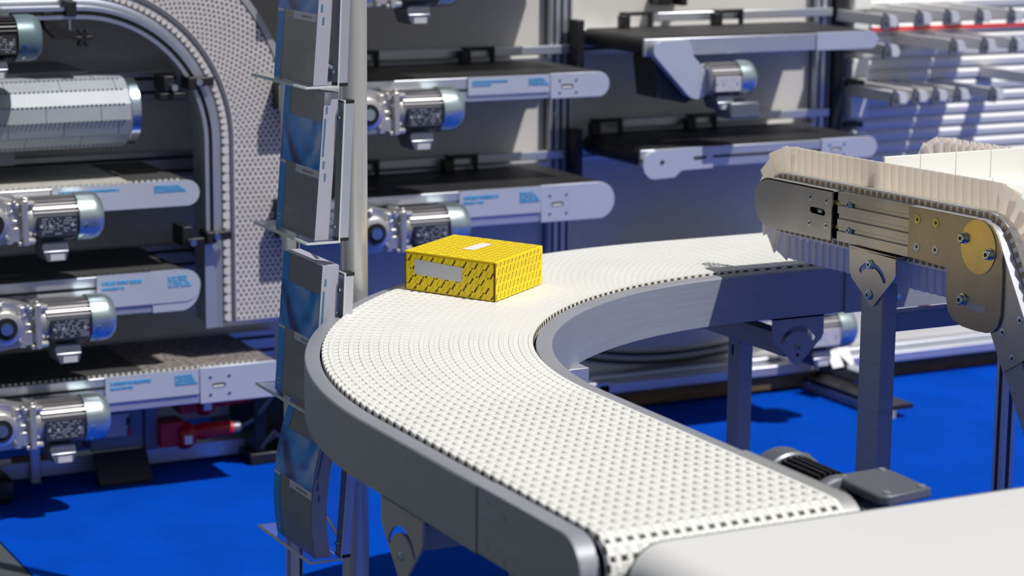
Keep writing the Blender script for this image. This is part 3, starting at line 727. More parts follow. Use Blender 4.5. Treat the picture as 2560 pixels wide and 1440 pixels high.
# ------------------------------------------------------------------ main curved conveyor
RI, RO = .8911, 1.2911; ZB = .85; ZR = .8436; ZL = .7354
RIN, ROUT = .8533, 1.3264
def station(kind, v):
    if kind == 'f': return lambda R, z: (v, R, z)
    if kind == 'a': return lambda R, z: (R*cos(v), R*sin(v), z)
    return lambda R, z: (-R, v, z)
def stations(xf=.62, yn=-.44, n=48):
    return [station('f', xf), station('f', xf/2)] + [station('a', PI/2+PI/2*i/n) for i in range(n+1)] + [station('n', yn/2), station('n', yn)]
t = thing('curved_conveyor', 'large curved conveyor with white modular belt and grey steel frame', 'conveyor', (-.9, .9, 0))
MAIN = t
def csec(Ra, Rb, side):   # C channel; side plate at Ra, rim to Rb
    s = 1 if Rb > Ra else -1; e = .003*s
    return [(Ra, ZL), (Ra, ZR-.004), (Ra+e*.6, ZR-.001), (Ra+e*1.4, ZR), (Rb-e*.3, ZR), (Rb, ZR-.001), (Rb, ZR-.010), (Rb-e, ZR-.010), (Rb-e, ZR-.0045), (Ra+e*1.4, ZR-.0045), (Ra+e, ZR-.007), (Ra+e, ZL+.003), (Rb-e*6, ZL+.003), (Rb-e*6, ZL)]
b = MB(); b.sweep(stations(), csec(ROUT, RO+.006, 0)); b.build('outer_frame', M['steel'], t, smooth=30)
b = MB(); b.sweep(stations(), csec(RIN, RI-.006, 0)); b.build('inner_frame', M['steel'], t, smooth=30)
b = MB(); b.sweep(stations(), [(RI-.004, ZB-.022), (RO+.004, ZB-.022), (RO+.004, ZB-.026), (RI-.004, ZB-.026)]); b.sweep(stations(), [(RIN+.01, ZL+.03), (ROUT-.01, ZL+.03), (ROUT-.01, ZL+.033), (RIN+.01, ZL+.033)])
b.build('slide_bed', M['black'], t)
# end frames of the near straight: side plates with rounded noses
for (xa, xb, nm) in ((-ROUT-.002, -RO-.006, 'outer'), (-RIN+.002, -RI+.006, 'inner')):
    b = MB(); zt = ZR+.001; zc = ZB-.058; r = zt-zc; k = 12
    prof = [(-.443, zt)] + [(-.713-r*sin(a), zc+r*cos(a)) for a in [PI*i/k/1.0 for i in range(k+1)]] + [(-.443, zc-r)]
    s = 1 if xb > xa else -1
    b.prism(prof, 'yz', xa, xa+.003*s)
    # rim following the nose
    outer = prof[:-1]; inner = [(-.443, zt-.004)] + [(-.713-(r-.004)*sin(a), zc+(r-.004)*cos(a)) for a in [PI*i/k for i in range(k+1)]]
    b.prism(outer + inner[::-1], 'yz', xa+.002*s, xb)
    e = b.build('end_plate', M['steel_rim'] if nm == 'inner' else M['steel'], t, smooth=30)
    b = MB()
    if nm == 'outer':
        for y, z in ((-.475,.826),(-.53,.815),(-.475,.758),(-.53,.748)): b.cyl((xa-.0012*s, y, z), (xa+.001*s, y, z), .005, 14)
        b.build('screw', M['steel'], e)
b = MB(); b.box(-1.3285, -1.30, -.443, -.438, ZL+.001, ZR-.002); b.build('frame_joint', M['black'], t)
# end plate at the far end under the sidewall conveyor
b = MB(); b.box(.25, .62, RIN-.006, RIN-.001, ZL-.002, ZR+.001); e = b.build('end_plate', M['steel'], t, bevel=.001)
b = MB()
for x in (.31, .40):
    for z in (.815, .76): b.lathe([(.0075,0),(.0075,.002),(.004,.0022)], (x, RIN-.006, z), (0,-1,0), 16)
b.build('screw', M['chrome'], e)
# belt
LF = .60; TH = PI/2; LN = .735; PB = .0300; RW = .052
ARC = TH*1.28          # pitch holds along the outer edge
def bpos(s, R, h):
    if s < LF: return (LF-s, R, ZB+h)
    s -= LF
    if s < ARC:
        a = PI/2 + s/1.28; return (R*cos(a), R*sin(a), ZB+h)
    s -= ARC
    if s < LN: return (-R, -s, ZB+h)
    a = (s-LN)/(RW); rad = RW+h
    return (-R, -LN-rad*sin(a), ZB-RW+rad*cos(a))
TOT = LF+ARC+LN+RW*PI*.95
b = MB()
def link(s0, s1, Ra, Rb, top, bot, ch, m=0):
    A = [bpos(s, R, bot) for s, R in ((s0,Ra),(s0,Rb),(s1,Rb),(s1,Ra))]
    T0 = [bpos(s, R, top-ch) for s, R in ((s0,Ra),(s0,Rb),(s1,Rb),(s1,Ra))]
    c2 = ch*1.5; c1 = ch*.25
    T1 = [bpos(s, R, top) for s, R in ((s0+c2,Ra+c1),(s0+c2,Rb-c1),(s1-c2,Rb-c1),(s1-c2,Ra+c1))]
    fs = [(8,9,10,11)]
    for o in (0, 4):
        for i in range(4):
            j = (i+1) % 4; fs.append((o+i, o+j, o+4+j, o+4+i))
    b.add(A+T0+T1, fs, m)
NC = 21; CW = .4/NC
nrow = int(TOT/PB)
for k in range(nrow):
    s0 = k*PB
    incurve = LF < s0 < LF+ARC
    for j in range(NC):
        R0 = RI + j*CW; mid = R0+CW/2
        # shrink of the pitch towards the inside of the bend is taken up by the gap
        link(s0+.0003, s0+PB-.0003, R0+.0001, R0+CW*.47, .0000, -.009, .0011)
        loc = (mid/1.28) if incurve else 1.
        g = max(.0042, .0088 - (1-loc)*.016)/loc
        link(s0+PB*.5+g*.5, s0+PB*1.5-g*.5, R0+CW*.485, R0+CW-.0001, -.0004, -.009, .0014)
    link(s0+PB*.18, s0+PB*.72, RO-.001, RO+.0022, -.001, -.012, .001)
# base layer and edges
st = []
s = 0
while s < TOT: st.append(s); s += PB/2 if not (LF < s < LF+ARC) else PB
b.sweep([(lambda R, h, s=s: bpos(s, R, h)) for s in st], [(RI, -.0075), (RO, -.0075), (RO, -.0135), (RI, -.0135)], 1)
b.sweep([(lambda R, h, s=s: bpos(s, R, h)) for s in st], [(RI-.0005, -.0060), (RI+.002, -.0060), (RI+.002, -.0160), (RI-.0005, -.0160)], 0)
b.sweep([(lambda R, h, s=s: bpos(s, R, h)) for s in st], [(RO-.002, -.0060), (RO+.0005, -.0060), (RO+.0005, -.0160), (RO-.002, -.0160)], 0)
for k in range(nrow):
    s0 = k*PB
    for Ra, Rb in ((RI-.0012, RI), (RO, RO+.0012)):
        b.add([bpos(s, R, h) for h in (-.0035, -.0115) for R in (Ra, Rb) for s in (s0+PB*.70, s0+PB*1.15)],
              [(0,1,3,2),(4,6,7,5),(0,4,5,1),(2,3,7,6),(0,2,6,4),(1,5,7,3)], 2)
b.build('modular_belt', [M['belt_white'], M['belt_gap_shade'], M['belt_hole']], t, smooth=0)
b = MB(); b.cyl((-RO+.01, -LN, ZB-RW), (-RI-.01, -LN, ZB-RW), RW-.016, 20); b.build('end_roller', M['black'], t)

def arc_pts(c, r, a0, a1, n): return [(c[0]+r*cos(a0+(a1-a0)*i/n), c[1]+r*sin(a0+(a1-a0)*i/n)) for i in range(n+1)]
def slot_poly(c, r, w, a0, a1, n=14):
    p = arc_pts(c, r+w, a0, a1, n)
    e1 = (c[0]+r*cos(a1), c[1]+r*sin(a1)); p += arc_pts(e1, w, a1, a1+PI, 6)[1:]
    p += arc_pts(c, r-w, a1, a0, n)[1:]
    e0 = (c[0]+r*cos(a0), c[1]+r*sin(a0)); p += arc_pts(e0, w, a0+PI, a0+2*PI, 6)[1:-1]
    return p
def bracket_poly(c, wd, top, tip):
    """c: tip hole centre; wd half width"""
    return [(c-wd, top), (c+wd, top), (c+wd, top-.045), (c+wd*.93, top-.055)] + arc_pts((c, tip+.014), .014, -.75, -PI+.75, 6) + [(c-wd*.93, top-.055), (c-wd, top-.045)]
def bolt(b, p, d, r=.007, m=0):
    b.lathe([(r, 0), (r, .0015), (r*.82, .0018), (r*.80, .004), (r*.62, .0055), (r*.45, .0055)], p, d, 20, m)
    b.lathe([(r*.42, .0054), (r*.42, .0058)], p, d, 6, m+1)
# far support: bracket faces the camera, cross beam back under the belt, leg
b = MB(); b.box(.098, .138, .87, 1.325, .640, .690); cb = b.build('cross_beam', M['steel'], t, bevel=.002)
b = MB(); pol = bracket_poly(.127, .070, .735, .622); b.prism(pol, 'xz', .855, .859, holes=[slot_poly((.127, .656), .050, .0058, .50, PI-.50)])
b.box(.057, .197, .855, .90, .731, .735)
br = b.build('bracket', M['steel'], t, smooth=30)
b = MB(); bolt(b, (.127, .855, .664), (0,-1,0)); b.lathe([(.0045,0),(.0045,.0006)], (.127,.855,.645), (0,-1,0), 14, 1); b.build('bolt', [M['steel'], M['groove']], br)
b = MB(); b.box(.103, .145, 1.068, 1.112, 0, .64); lg = b.build('leg', M['steel'], t, bevel=.002)
b = MB(); b.box(.1015, .1035, 1.088, 1.096, .60, .625); b.build('slot', M['groove'], lg)
# near support under the front straight
b = MB(); b.box(-1.30, -.87, -.16, -.12, .655, .70); b.build('cross_beam', M['steel'], t, bevel=.002)
b = MB(); b.prism(bracket_poly(-.142, .082, .732, .600), 'yz', -1.318, -1.313, holes=[slot_poly((-.142, .635), .055, .0055, .45, PI-.45)]); b.box(-1.318, -1.27, -.224, -.06, .728, .734)
br = b.build('bracket', M['steel_rim'], t, smooth=30)
b = MB(); bolt(b, (-1.318, -.142, .645), (-1,0,0), .0075); b.build('bolt', [M['chrome'], M['groove']], br)
b = MB(); b.prism(bracket_poly(-.142, .082, .732, .600), 'yz', -.866, -.861); b.build('bracket', M['steel_rim'], t)
b = MB(); b.box(-1.11, -1.07, -.161, -.119, 0, .655); b.build('leg', M['steel'], t, bevel=.002)
# support near the apex
b = MB(); b.box(-.640, -.600, .605, .645, 0, .735); b.box(-.68,-.56,.60,.65,.70,.735); lg = b.build('leg', M['alu'], t, bevel=.002)

# drive motor on the inside of the front straight
b = MB(); X0 = -.735; 
body = b.lathe([(.053, 0), (.055, .004), (.055, .14), (.053, .145)], (X0+.012, -.495, .742), (0, 1, 0), 36)
for k in range(36):
    a = 2*PI*k/36; d = Vector((cos(a), 0, sin(a)))
    b.obox(Vector((X0+.012, -.425, .742))+d*.058, (0,.068,0), d*.006, Vector((-sin(a),0,cos(a)))*.0014)
dm = b.build('drive_motor', M['fins_dark'], t)
b = MB(); b.lathe([(.066, -.032), (.070, -.028), (.070, .012), (.062, .020), (.03, .022)], (X0+.012, -.355, .742), (0,1,0), 36); b.build('fan_cover', M['grey_paint'], dm)
b = MB(); 
for a in (.35, 1.0, 2.2, 2.5):
    d = Vector((cos(a), 0, sin(a))); b.lathe([(.006,0),(.006,.003)], Vector((X0+.012, -.375, .742))+d*.069, d, 14)
b.build('screw', M['chrome'], dm)
b = MB(); b.lathe([(.055,0),(.064,.006),(.064,.022),(.052,.03)], (X0+.012, -.525, .742), (0,1,0), 32); b.box(X0-.05, X0+.055, -.62, -.525, .68, .775); b.build('gearbox', M['grey_paint'], dm, bevel=.006)
b = MB(); b.prism([(X0+.012,-.50),(X0+.11,-.495),(X0+.118,-.51),(X0+.112,-.625),(X0+.02,-.640),(X0+.008,-.625)], 'xy', .786, .802); jb = b.build('junction_box', M['grey_paint'], dm, bevel=.004)
b = MB()
for x, y in ((.022,-.512),(.102,-.507),(.100,-.615),(.028,-.622)): b.cyl((X0+x, y, .800), (X0+x, y, .8045), .006, 14)
b.build('lid_screw', M['alu'], dm)
b = MB(); b.tube([(X0+.01,-.53,.78),(X0-.012,-.56,.785),(X0-.02,-.61,.775),(X0-.01,-.66,.75)], .010, 10); b.build('motor_cable', M['black'], dm)

# ------------------------------------------------------------------ yellow parcel
A = Vector((-.8005, .986, 0)); B = Vector((-.6897, .7768, 0)); Cc = Vector((-.512, .912, 0))
ex = (Cc-B); LX = ex.length*1.035; ex.normalize(); ey = (A-B); LY = ey.length; ey.normalize(); HZ = .0845; z0 = ZB+.0006
t = thing('cardboard_parcel', 'yellow cardboard parcel with dark printed pattern on the curved white belt', 'parcel', (B+ex*LX/2+ey*LY/2+Vector((0,0,z0))))
def bp(u, v, w): q = B+ex*u+ey*v; return (q.x, q.y, z0+w)
b = MB(); e = .0012
def pbox(u0,u1,v0,v1,w0,w1,m=0):
    b.add([bp(u,v,w) for u in (u0,u1) for v in (v0,v1) for w in (w0,w1)], [(0,1,3,2),(4,6,7,5),(0,4,5,1),(2,3,7,6),(0,2,6,4),(1,5,7,3)], m)
pbox(.003, LX-.001, .001, LY-.001, 0, HZ-.003, 0)
pbox(0, .0025, .004, LY-.003, .0015, HZ-.006, 0)        # left closing flap
pbox(-.001, LX, 0, LY, HZ-.0026, HZ, 0)                  # lid
pbox(.002, LX, -.0012, .0, .001, HZ-.001, 0)
pbox(-.0006, .0030, -.0006, .0034, .001, HZ-.004, 1)      # raw edge at the near corner
pbox(-.0006, .0030, LY-.003, LY+.0004, .002, HZ-.012, 1)
# printed marks: slanted words and thin lines on three faces
def mark(face, cu, cv, L, W, ang, m=2):
    du = (cos(ang)*L/2, sin(ang)*L/2); dv = (-sin(ang)*W/2, cos(ang)*W/2)
    pts = []
    for s1, s2 in ((-1,-1),(1,-1),(1,1),(-1,1)):
        p, q = cu+du[0]*s1+dv[0]*s2, cv+du[1]*s1+dv[1]*s2
        if face == 'top': lim = (LX, LY)
        elif face == 'front': lim = (LX, HZ)
        else: lim = (LY, HZ)
        p = min(max(p, .002), lim[0]-.002); q = min(max(q, .003), lim[1]-.004)
        pts.append((p, q))
    if face == 'top': vs = [bp(p, q, HZ+.00025) for p, q in pts]
    elif face == 'front': vs = [bp(p, -.00145, q) for p, q in pts]
    else: vs = [bp(-.00025, p, q) for p, q in pts]
    b.add(vs, [(0,1,2,3)], m)
def word(face, cu, cv, ang, L, W):
    d = Vector((cos(ang), sin(ang))); n = Vector((-sin(ang), cos(ang)))
    p = -L/2
    while p < L/2:
        h = W*random.uniform(.55, 1.0); c = d*(p+L*.05)
        mark(face, cu+c.x, cv+c.y, L*.085, h, ang); p += L*.115
    mark(face, cu, cv, L*.95, W*.28, ang)
for face, U, V, ang, du, dv, L, W in (('top', LX, LY, 2.45, .0240, .0200, .0160, .0042), ('front', LX, HZ, 1.18, .0185, .0240, .0155, .0034)):
    i = 0; v = .008
    while v < V:
        u = .006 + (i % 2)*du/2
        while u < U-.004:
            word(face, u, v, ang, L, W); mark(face, u+du*.5, v, L*.95, .0006, ang); u += du
        v += dv/1.35; i += 1
def side_words():
    i = 0; v = .004
    while v < HZ:
        u = .008 + (i % 3)*.012
        while u < LY-.004:
            word('left', u, v, -.98+PI, .0165, .0052); mark('left', u+.013, v+.002, .017, .0007, -.98+PI)
            mark('left', u+.010, v-.006, .004, .0034, -.98+PI); u += .029
        v += .0165; i += 1
side_words()
b.build('box', [M['yellow'], M['kraft'], M['ink']], t, smooth=0)
b = MB(); b.add([bp(-.0006, v, w) for v, w in ((.086,.0315),(.212,.0365),(.210,.0685),(.084,.0635))], [(0,1,2,3)]); b.build('address_label', M['tape_grey'], t, smooth=0, label='grey blank label on the side')
b = MB(); b.add([bp(u, v, HZ+.0006) for u, v in ((.0875,.136),(.1755,.1293),(.1776,.1012),(.0915,.1051))], [(0,1,2,3)]); b.build('top_label', M['tape_white'], t, smooth=0, label='small white label on the lid')

# ------------------------------------------------------------------ sidewall (Z) conveyor
t = thing('sidewall_conveyor', 'steel conveyor with cream overlapping belt sidewalls, raised at the right', 'conveyor', (.2, .3, 0))
TI = .022
def zt_(y): return 1.0705 + TI*(.80-y)
XP = -.010
# belt path in (y,z) plane: list of points with normals, going from underside to nose to top to decline
PATH = []
NC_ = (.763, 1.0165)
rb = .0645
def top_z(y): return 1.081 + TI*(.787-y)
def bot_z(y): return .952 + TI*(.787-y)
dd = Vector((-.522, -.853)); BP = (.035, top_z(.035))
pts = []
y = -.02
def addp(y, z, ny, nz): pts.append((y, z, ny, nz))
y = .10
while y < .763: addp(y, bot_z(y), -TI, -1); y += .01
for i in range(0, 21):
    a = -PI/2 + PI*i/20; addp(NC_[0]+rb*cos(a), NC_[1]+rb*sin(a), cos(a), sin(a))
y = .756
while y > .07: addp(y, top_z(y), TI, 1); y -= .01
# convex bend
cb_ = (.06, top_z(.06)-.10); r = .10
for i in range(0, 13):
    a = PI/2 + i/12*(math.radians(58.5)); addp(cb_[0]+r*cos(a), cb_[1]+r*sin(a), cos(a), sin(a))
l0 = pts[-1]
for i in range(1, 60): addp(l0[0]+dd.x*.01*i, l0[1]+dd.y*.01*i, l0[2], l0[3])
# arc length
AL = [0]
for i in range(1, len(pts)): AL.append(AL[-1] + math.hypot(pts[i][0]-pts[i-1][0], pts[i][1]-pts[i-1][1]))
def pp(s):
    import bisect
    i = min(max(bisect.bisect(AL, s)-1, 0), len(AL)-2); f = (s-AL[i])/(AL[i+1]-AL[i]); p, q = pts[i], pts[i+1]
    y, z, ny, nz = [p[k]+(q[k]-p[k])*f for k in range(4)]; l = math.hypot(ny, nz); return y, z, ny/l, nz/l
XB0, XB1 = .014, .470
b = MB()
b.sweep([(lambda x, h, s=s: (x, pp(s)[0]+pp(s)[2]*h, pp(s)[1]+pp(s)[3]*h)) for s in [i*.01 for i in range(int(AL[-1]/.01))]],
        [(XB0, .004), (XB1, .004), (XB1, -.0115), (XB0, -.0115)], 0)
b.build('belt', M['belt_white'], t, smooth=40)
for x in (XB0-.0008, XB1+.0008):
    b = MB(); s = .01
    while s < AL[-1]-.03:
        y, z, ny, nz = pp(s); ty, tz = -nz, ny
        b.obox((x, y-ny*.0042, z-nz*.0042), (.0012,0,0), (0, ty*.0050, tz*.0050), (0, ny*.0040, nz*.0040))
        s += .0205
    b.build('link_holes', M['tan_link'], t, smooth=0)['kind'] = 'stuff'
def turn(s):
    a, c = pp(max(s-.02, 0)), pp(min(s+.02, AL[-1]-.001)); return math.acos(max(-1, min(1, a[2]*c[2]+a[3]*c[3])))
def sidewall(xc, sgn, name):
    b = MB(); s = .012; PL = .0262
    while s < AL[-1]-.04:
        # lamella: slightly turned blade with rounded foot and wider top, overlapping its neighbour
        def P(ds, h, dx):
            y, z, ny, nz = pp(s+PL/2); ty, tz = -nz, ny    # use one frame so the blades fan open at the nose
            ty, tz = (nz, -ny)
            # travel direction
            y2, z2, _, _ = pp(min(s+PL/2+.004, AL[-1]-.001)); l = math.hypot(y2-y, z2-z) or 1; ty, tz = (y2-y)/l, (z2-z)/l
            return (xc+dx, y+ty*ds+ny*h, z+tz*ds+nz*h)
        rows = [(0, .56), (.006, .60), (.018, .65), (.036, .68), (.052, .68), (.0600, .60)]
        vs = []
        nn = 5
        flip = 1; under = .09 if pp(s+PL/2)[3] < -.5 else 0
        bend = 1.0 + .95*min(1, turn(s+PL/2)/.5)
        for h, wv in rows:
            wv = (wv+under)*(1+(bend-1)*(.15+.85*h/.06))
            for k in range(nn):
                f = k/(nn-1)*2-1
                curve = .0046*f*flip + .0012*(1-f*f)
                ds = f*PL*wv
                vs.append(P(ds, h, sgn*(curve)-.0006)); 
        n1 = len(vs)
        vs2 = [(x+.0012, y, z) for x, y, z in vs]
        allv = vs+vs2; fs = []
        R_ = len(rows)
        for i in range(R_-1):
            for k in range(nn-1):
                q = (i*nn+k, i*nn+k+1, (i+1)*nn+k+1, (i+1)*nn+k)
                fs.append(q); fs.append(tuple(reversed([a+n1 for a in q])))
        ring = [k for k in range(nn)] + [i*nn+nn-1 for i in range(1, R_)] + [(R_-1)*nn+k for k in range(nn-2, -1, -1)] + [i*nn for i in range(R_-2, 0, -1)]
        for i in range(len(ring)):
            j = (i+1) % len(ring); fs.append((ring[i], ring[j], ring[j]+n1, ring[i]+n1))
        b.add(allv, fs); s += PL
    return b.build(name, M['cream'], t, smooth=50)
sidewall(.031, 1, 'belt_sidewall'); sidewall(.450, -1, 'belt_sidewall')
# cleats
for s_y in (.44, -9):
    if s_y < -5: continue
    b = MB(); zz = top_z(s_y)
    x = .042; i = 0
    while x < .445:
        x2 = min(x+.0925, .445); b.box(x+.0006, x2-.0006, s_y-.004, s_y+.004, zz, zz+.070); b.box(x+.0006, x2-.0006, s_y-.014, s_y+.012, zz, zz+.012); x = x2
    b.build('cleat', M['white_plastic'], t, bevel=.0012)
# near side plates
XF = XP
def cw(p): return p
k = 14; rn = .0545
nose = [(.787+rn*sin(a), 1.017+rn*cos(a)) for a in [PI*i/k for i in range(k+1)]]
pl1 = [(.545, zt_(.545)), ] + nose + [(.545, zt_(.545)-.107)]
sl = [(.568+.004, 1.030), (.568, 1.026), (.568+.001, 1.021), (.574, 1.018), (.618, 1.018), (.624, 1.021), (.626, 1.025), (.624, 1.030), (.618, 1.032), (.574, 1.032)]
for xf, sg in ((XF, 1), (.492, -1)):
    b = MB(); b.prism(pl1, 'yz', xf, xf+.004*sg, holes=[sl] if sg == 1 else [])
    # flange bent over the top
    fl = [(.545, zt_(.545))] + nose[:4]; fi = [(p[0], p[1]-.003) for p in fl]
    b.prism(fl+fi[::-1], 'yz', xf, xf+.027*sg, 1)
    pl = b.build('nose_plate', [M['steel_warm'], M['steel_rim']], t, smooth=30)
    if sg == 1:
        b = MB()
        for y, z in ((.625,1.052),(.565,1.0525),(.626,.996),(.564,.999)):
            b.lathe([(.0066,0),(.0066,.0008),(.0058,.0010),(.003,.0004)], (xf, y, z), (-1,0,0), 18, 0); b.lathe([(.0028,.0006),(.0028,.0012)], (xf, y, z), (-1,0,0), 6, 1)
        b.build('screw', [M['chrome'], M['groove']], pl)
        b = MB(); b.box(xf+.003, xf+.008, .585, .60, 1.022, 1.028); b.build('slot_pin', M['chrome'], pl)
    b = MB(); zz = zt_(.4)
    prof = []
    zt0, zt1 = zt_(.525), zt_(.272); H = .105
    for (u0, u1) in ((0,.18),(.27,.44),(.54,.70),(.79,1.0)):
        b.add([(x, y, zt-H*u) for x in (xf+.001*sg, xf+.028*sg) for y, zt in ((.525, zt0), (.272, zt1)) for u in (u0, u1)],
              [(0,1,3,2),(4,6,7,5),(0,4,5,1),(2,3,7,6),(0,2,6,4),(1,5,7,3)], 0)
    b.add([(x, y, zt-H*u) for x in (xf+.0065*sg, xf+.022*sg) for y, zt in ((.527, zt0), (.27, zt1)) for u in (.02, .98)],
          [(0,1,3,2),(4,6,7,5),(0,4,5,1),(2,3,7,6),(0,2,6,4),(1,5,7,3)], 0)
    pr = b.build('side_profile', M['steel_warm'], t, bevel=.0008)
    if sg == 1:
        b = MB()
        for y, z in ((.484, 1.0545), (.483, 1.0005)): bolt(b, (xf+.003, y, z), (-1,0,0), .0085)
        b.build('bolt', [M['chrome'], M['groove']], pr)
        b = MB(); b.box(xf+.008, xf+.012, .518, .56, 1.046, 1.054); b.box(xf+.008, xf+.012, .518, .56, .996, 1.002); b.build('slide_pin', M['brass'], pr)
pl2 = [(.274, zt_(.274)), (.274, .979), (.148, .977), (.143, .915), (.136, .892), (.118, .877), (.09, .870), (.05, .869), (.015, .871), (-.005, .877), (-.018, .890), (-.025, .912), (-.0255, .95), (-.024, 1.0), (-.018, 1.035), (-.004, 1.065), (.015, 1.080), (.04, 1.087), (.07, zt_(.07))]
slot2 = slot_poly((.062, 1.0), .085, .006, -1.95, -1.2)
up = Vector((-.853, .522))
cb2 = (.04, zt_(.04)-.06)
def inc(u, v): # u along decline, v depth below the top line
    p = Vector((.004, 1.086)) + dd*u - up*v; return (p.x, p.y)
for xf, sg in ((XF, 1), (.492, -1)):
    b = MB(); b.prism(pl2, 'yz', xf-.002*sg, xf+.003*sg); 
    p2 = b.build('corner_plate', M['steel_yellow_reflect'], t, smooth=30, bevel=.0006)
    b = MB(); b.add([(x, y, z) for x in (xf, xf+.028*sg) for y, z in ((.272, zt_(.272)+.0005), (.272, zt_(.272)-.003), (.055, zt_(.055)+.0005), (.055, zt_(.055)-.003))], [(0,1,3,2),(4,6,7,5),(0,4,5,1),(2,3,7,6),(0,2,6,4),(1,5,7,3)])
    b.build('top_flange', M['steel_rim'], t)
    # declining section: plate, rim flange, profile
    rim = [(.055, zt_(.055))] + [(.055+.075*cos(a), zt_(.055)-.075+.075*sin(a)) for a in [PI/2+math.radians(58.5)*i/8 for i in range(1, 9)]]
    e0 = rim[-1]; dl = [(e0[0]+dd.x*u, e0[1]+dd.y*u) for u in (.1, .2, .5)]
    full = rim + dl; low = [(p[0]+.003*.85, p[1]-.003*.52) for p in full]
    b = MB(); b.prism(full + low[::-1], 'yz', xf+.002*sg, xf+.027*sg); b.build('rim_flange', M['alu'], t, smooth=40)
    q = lambda u, v: (e0[0]+dd.x*u-up.x*v, e0[1]+dd.y*u-up.y*v)
    b = MB(); b.prism([q(-.04,.006), q(.225,.002), q(.225,.108), q(.03,.108), (.02,.90), (.02, 1.02)], 'yz', xf+.003*sg, xf+.006*sg)
    dp = b.build('decline_plate', M['steel_warm'], t, smooth=0)
    b = MB()
    for (u0, u1) in ((.0,.36),(.46,1.0)):
        b.add([(x,)+q(u, .002+.106*v) for x in (xf+.006*sg, xf+.024*sg) for u in (.20, .60) for v in (u0, u1)], [(0,1,3,2),(4,6,7,5),(0,4,5,1),(2,3,7,6),(0,2,6,4),(1,5,7,3)])
    b.add([(x,)+q(u, .002+.106*v) for x in (xf+.012*sg, xf+.026*sg) for u in (.20, .60) for v in (.02, .98)], [(0,1,3,2),(4,6,7,5),(0,4,5,1),(2,3,7,6),(0,2,6,4),(1,5,7,3)])
    b.build('side_profile', M['steel'], t)
    if sg == 1:
        b = MB(); b.lathe([(.0530, 0), (.0530, .0016)], (xf-.002, .050, 1.034), (-1,0,0), 56); b.build('pivot_disc', M['brass'], p2, label='yellow shiny round disc')
        b = MB()
        for y, z in ((.093,1.045),(.014,1.025),(.089,.924)):
            b.lathe([(.0118,0),(.0118,.002),(.0100,.0022),(.0095,.009),(.0070,.011),(.0055,.011)], (xf-.003, y, z), (-1,0,0), 26, 0); b.lathe([(.0050,.0105),(.0050,.0115)], (xf-.003, y, z), (-1,0,0), 6, 1)
        b.build('bolt', [M['chrome'], M['groove']], p2)
        b = MB()
        for y, z, mm in ((.245,1.059,0),(.185,1.061,0),(.244,1.004,2),(.184,1.007,2)):
            b.lathe([(.0096,0),(.0096,.0009),(.0088,.0013),(.0038,.0008)], (xf-.002, y, z), (-1,0,0), 22, mm); b.lathe([(.0036,.0009),(.0036,.0015)], (xf-.002, y, z), (-1,0,0), 6, 1)
        b.build('screw', [M['yellow_zinc'], M['groove'], M['pale_zinc']], p2)
        b = MB(); b.prism([(.086,.916),(.062,.907),(.030,.907),(.018,.913),(.017,.920),(.026,.923),(.050,.921),(.080,.930)], 'yz', xf-.0025, xf-.0018); b.build('groove', M['steel_rim'], p2)
        b = MB()
        for y, z in ((-.027,.880),(-.076,.912),(-.059,.835)):
            b.lathe([(.0080,0),(.0080,.0008),(.0072,.0010),(.003,.0004)], (xf+.003, y, z), (-1,0,0), 22, 0); b.lathe([(.0033,.0006),(.0033,.0013)], (xf+.003, y, z), (-1,0,0), 6, 1)
        b.build('screw', [M['chrome'], M['groove']], dp)
b = MB(); b.cyl((XP+.01,.787,1.02), (.485,.787,1.02), .045, 24); b.cyl((XP+.01,.06,1.03), (.485,.06,1.03), .045, 24); b.box(XP+.012, .48, .10, .75, 1.02, 1.03); b.build('roller', M['black'], t)
for i in range(9):
    yy = .52-.02*0 - i*.05
    if i == 0: b = MB()
    b.cyl((XB0-.004, .79-.045*i-.12, bot_z(.5)+.014), (XB0+.02, .79-.045*i-.12, bot_z(.5)+.014), .006, 12)
b.build('return_roller', M['black'], t)
# bracket and leg
cyb = .395
b = MB(); b.prism([(.304, zt_(.385)-.108), (.465, zt_(.385)-.112), (.460, .915), (.452, .905)] + arc_pts((.381, .872), .014, -.55, -PI+.55, 6)[::1] + [(.308, .925), (.302, .935)], 'yz', XP-.008, XP-.004,
    holes=[slot_poly((.384, .894), .050, .0055, .72, PI-.50)])
b.box(XP-.008, XP+.02, .304, .465, zt_(.385)-.111, zt_(.395)-.107)
br = b.build('bracket', M['steel_warm'], t, smooth=30)
b = MB(); bolt(b, (XP-.009, .389, .944), (-1,0,0), .0105); bolt(b, (XP-.009, .389, .880), (-1,0,0), .0105); b.build('bolt', [M['chrome'], M['groove']], br)
b = MB(); b.box(XP-.003, XP+.037, .352, .424, 0, .905); b.build('leg', M['steel'], t, bevel=.003)
b = MB(); b.box(.445, .485, .352, .424, 0, .94); b.build('leg', M['steel'], t, bevel=.003)
b = MB(); b.box(XP+.03, .45, .37, .41, .80, .84); b.build('cross_beam', M['steel'], t, bevel=.003)
b = MB(); b.box(.300, .332, .328, .36, 0, .80)
lg = b.build('leg', M['alu'], t, bevel=.002)
b = MB(); b.box(.312, .320, .3268, .330, 0, .8); b.box(.2988, .302, .340, .348, 0, .8); b.build('groove', M['groove'], lg)

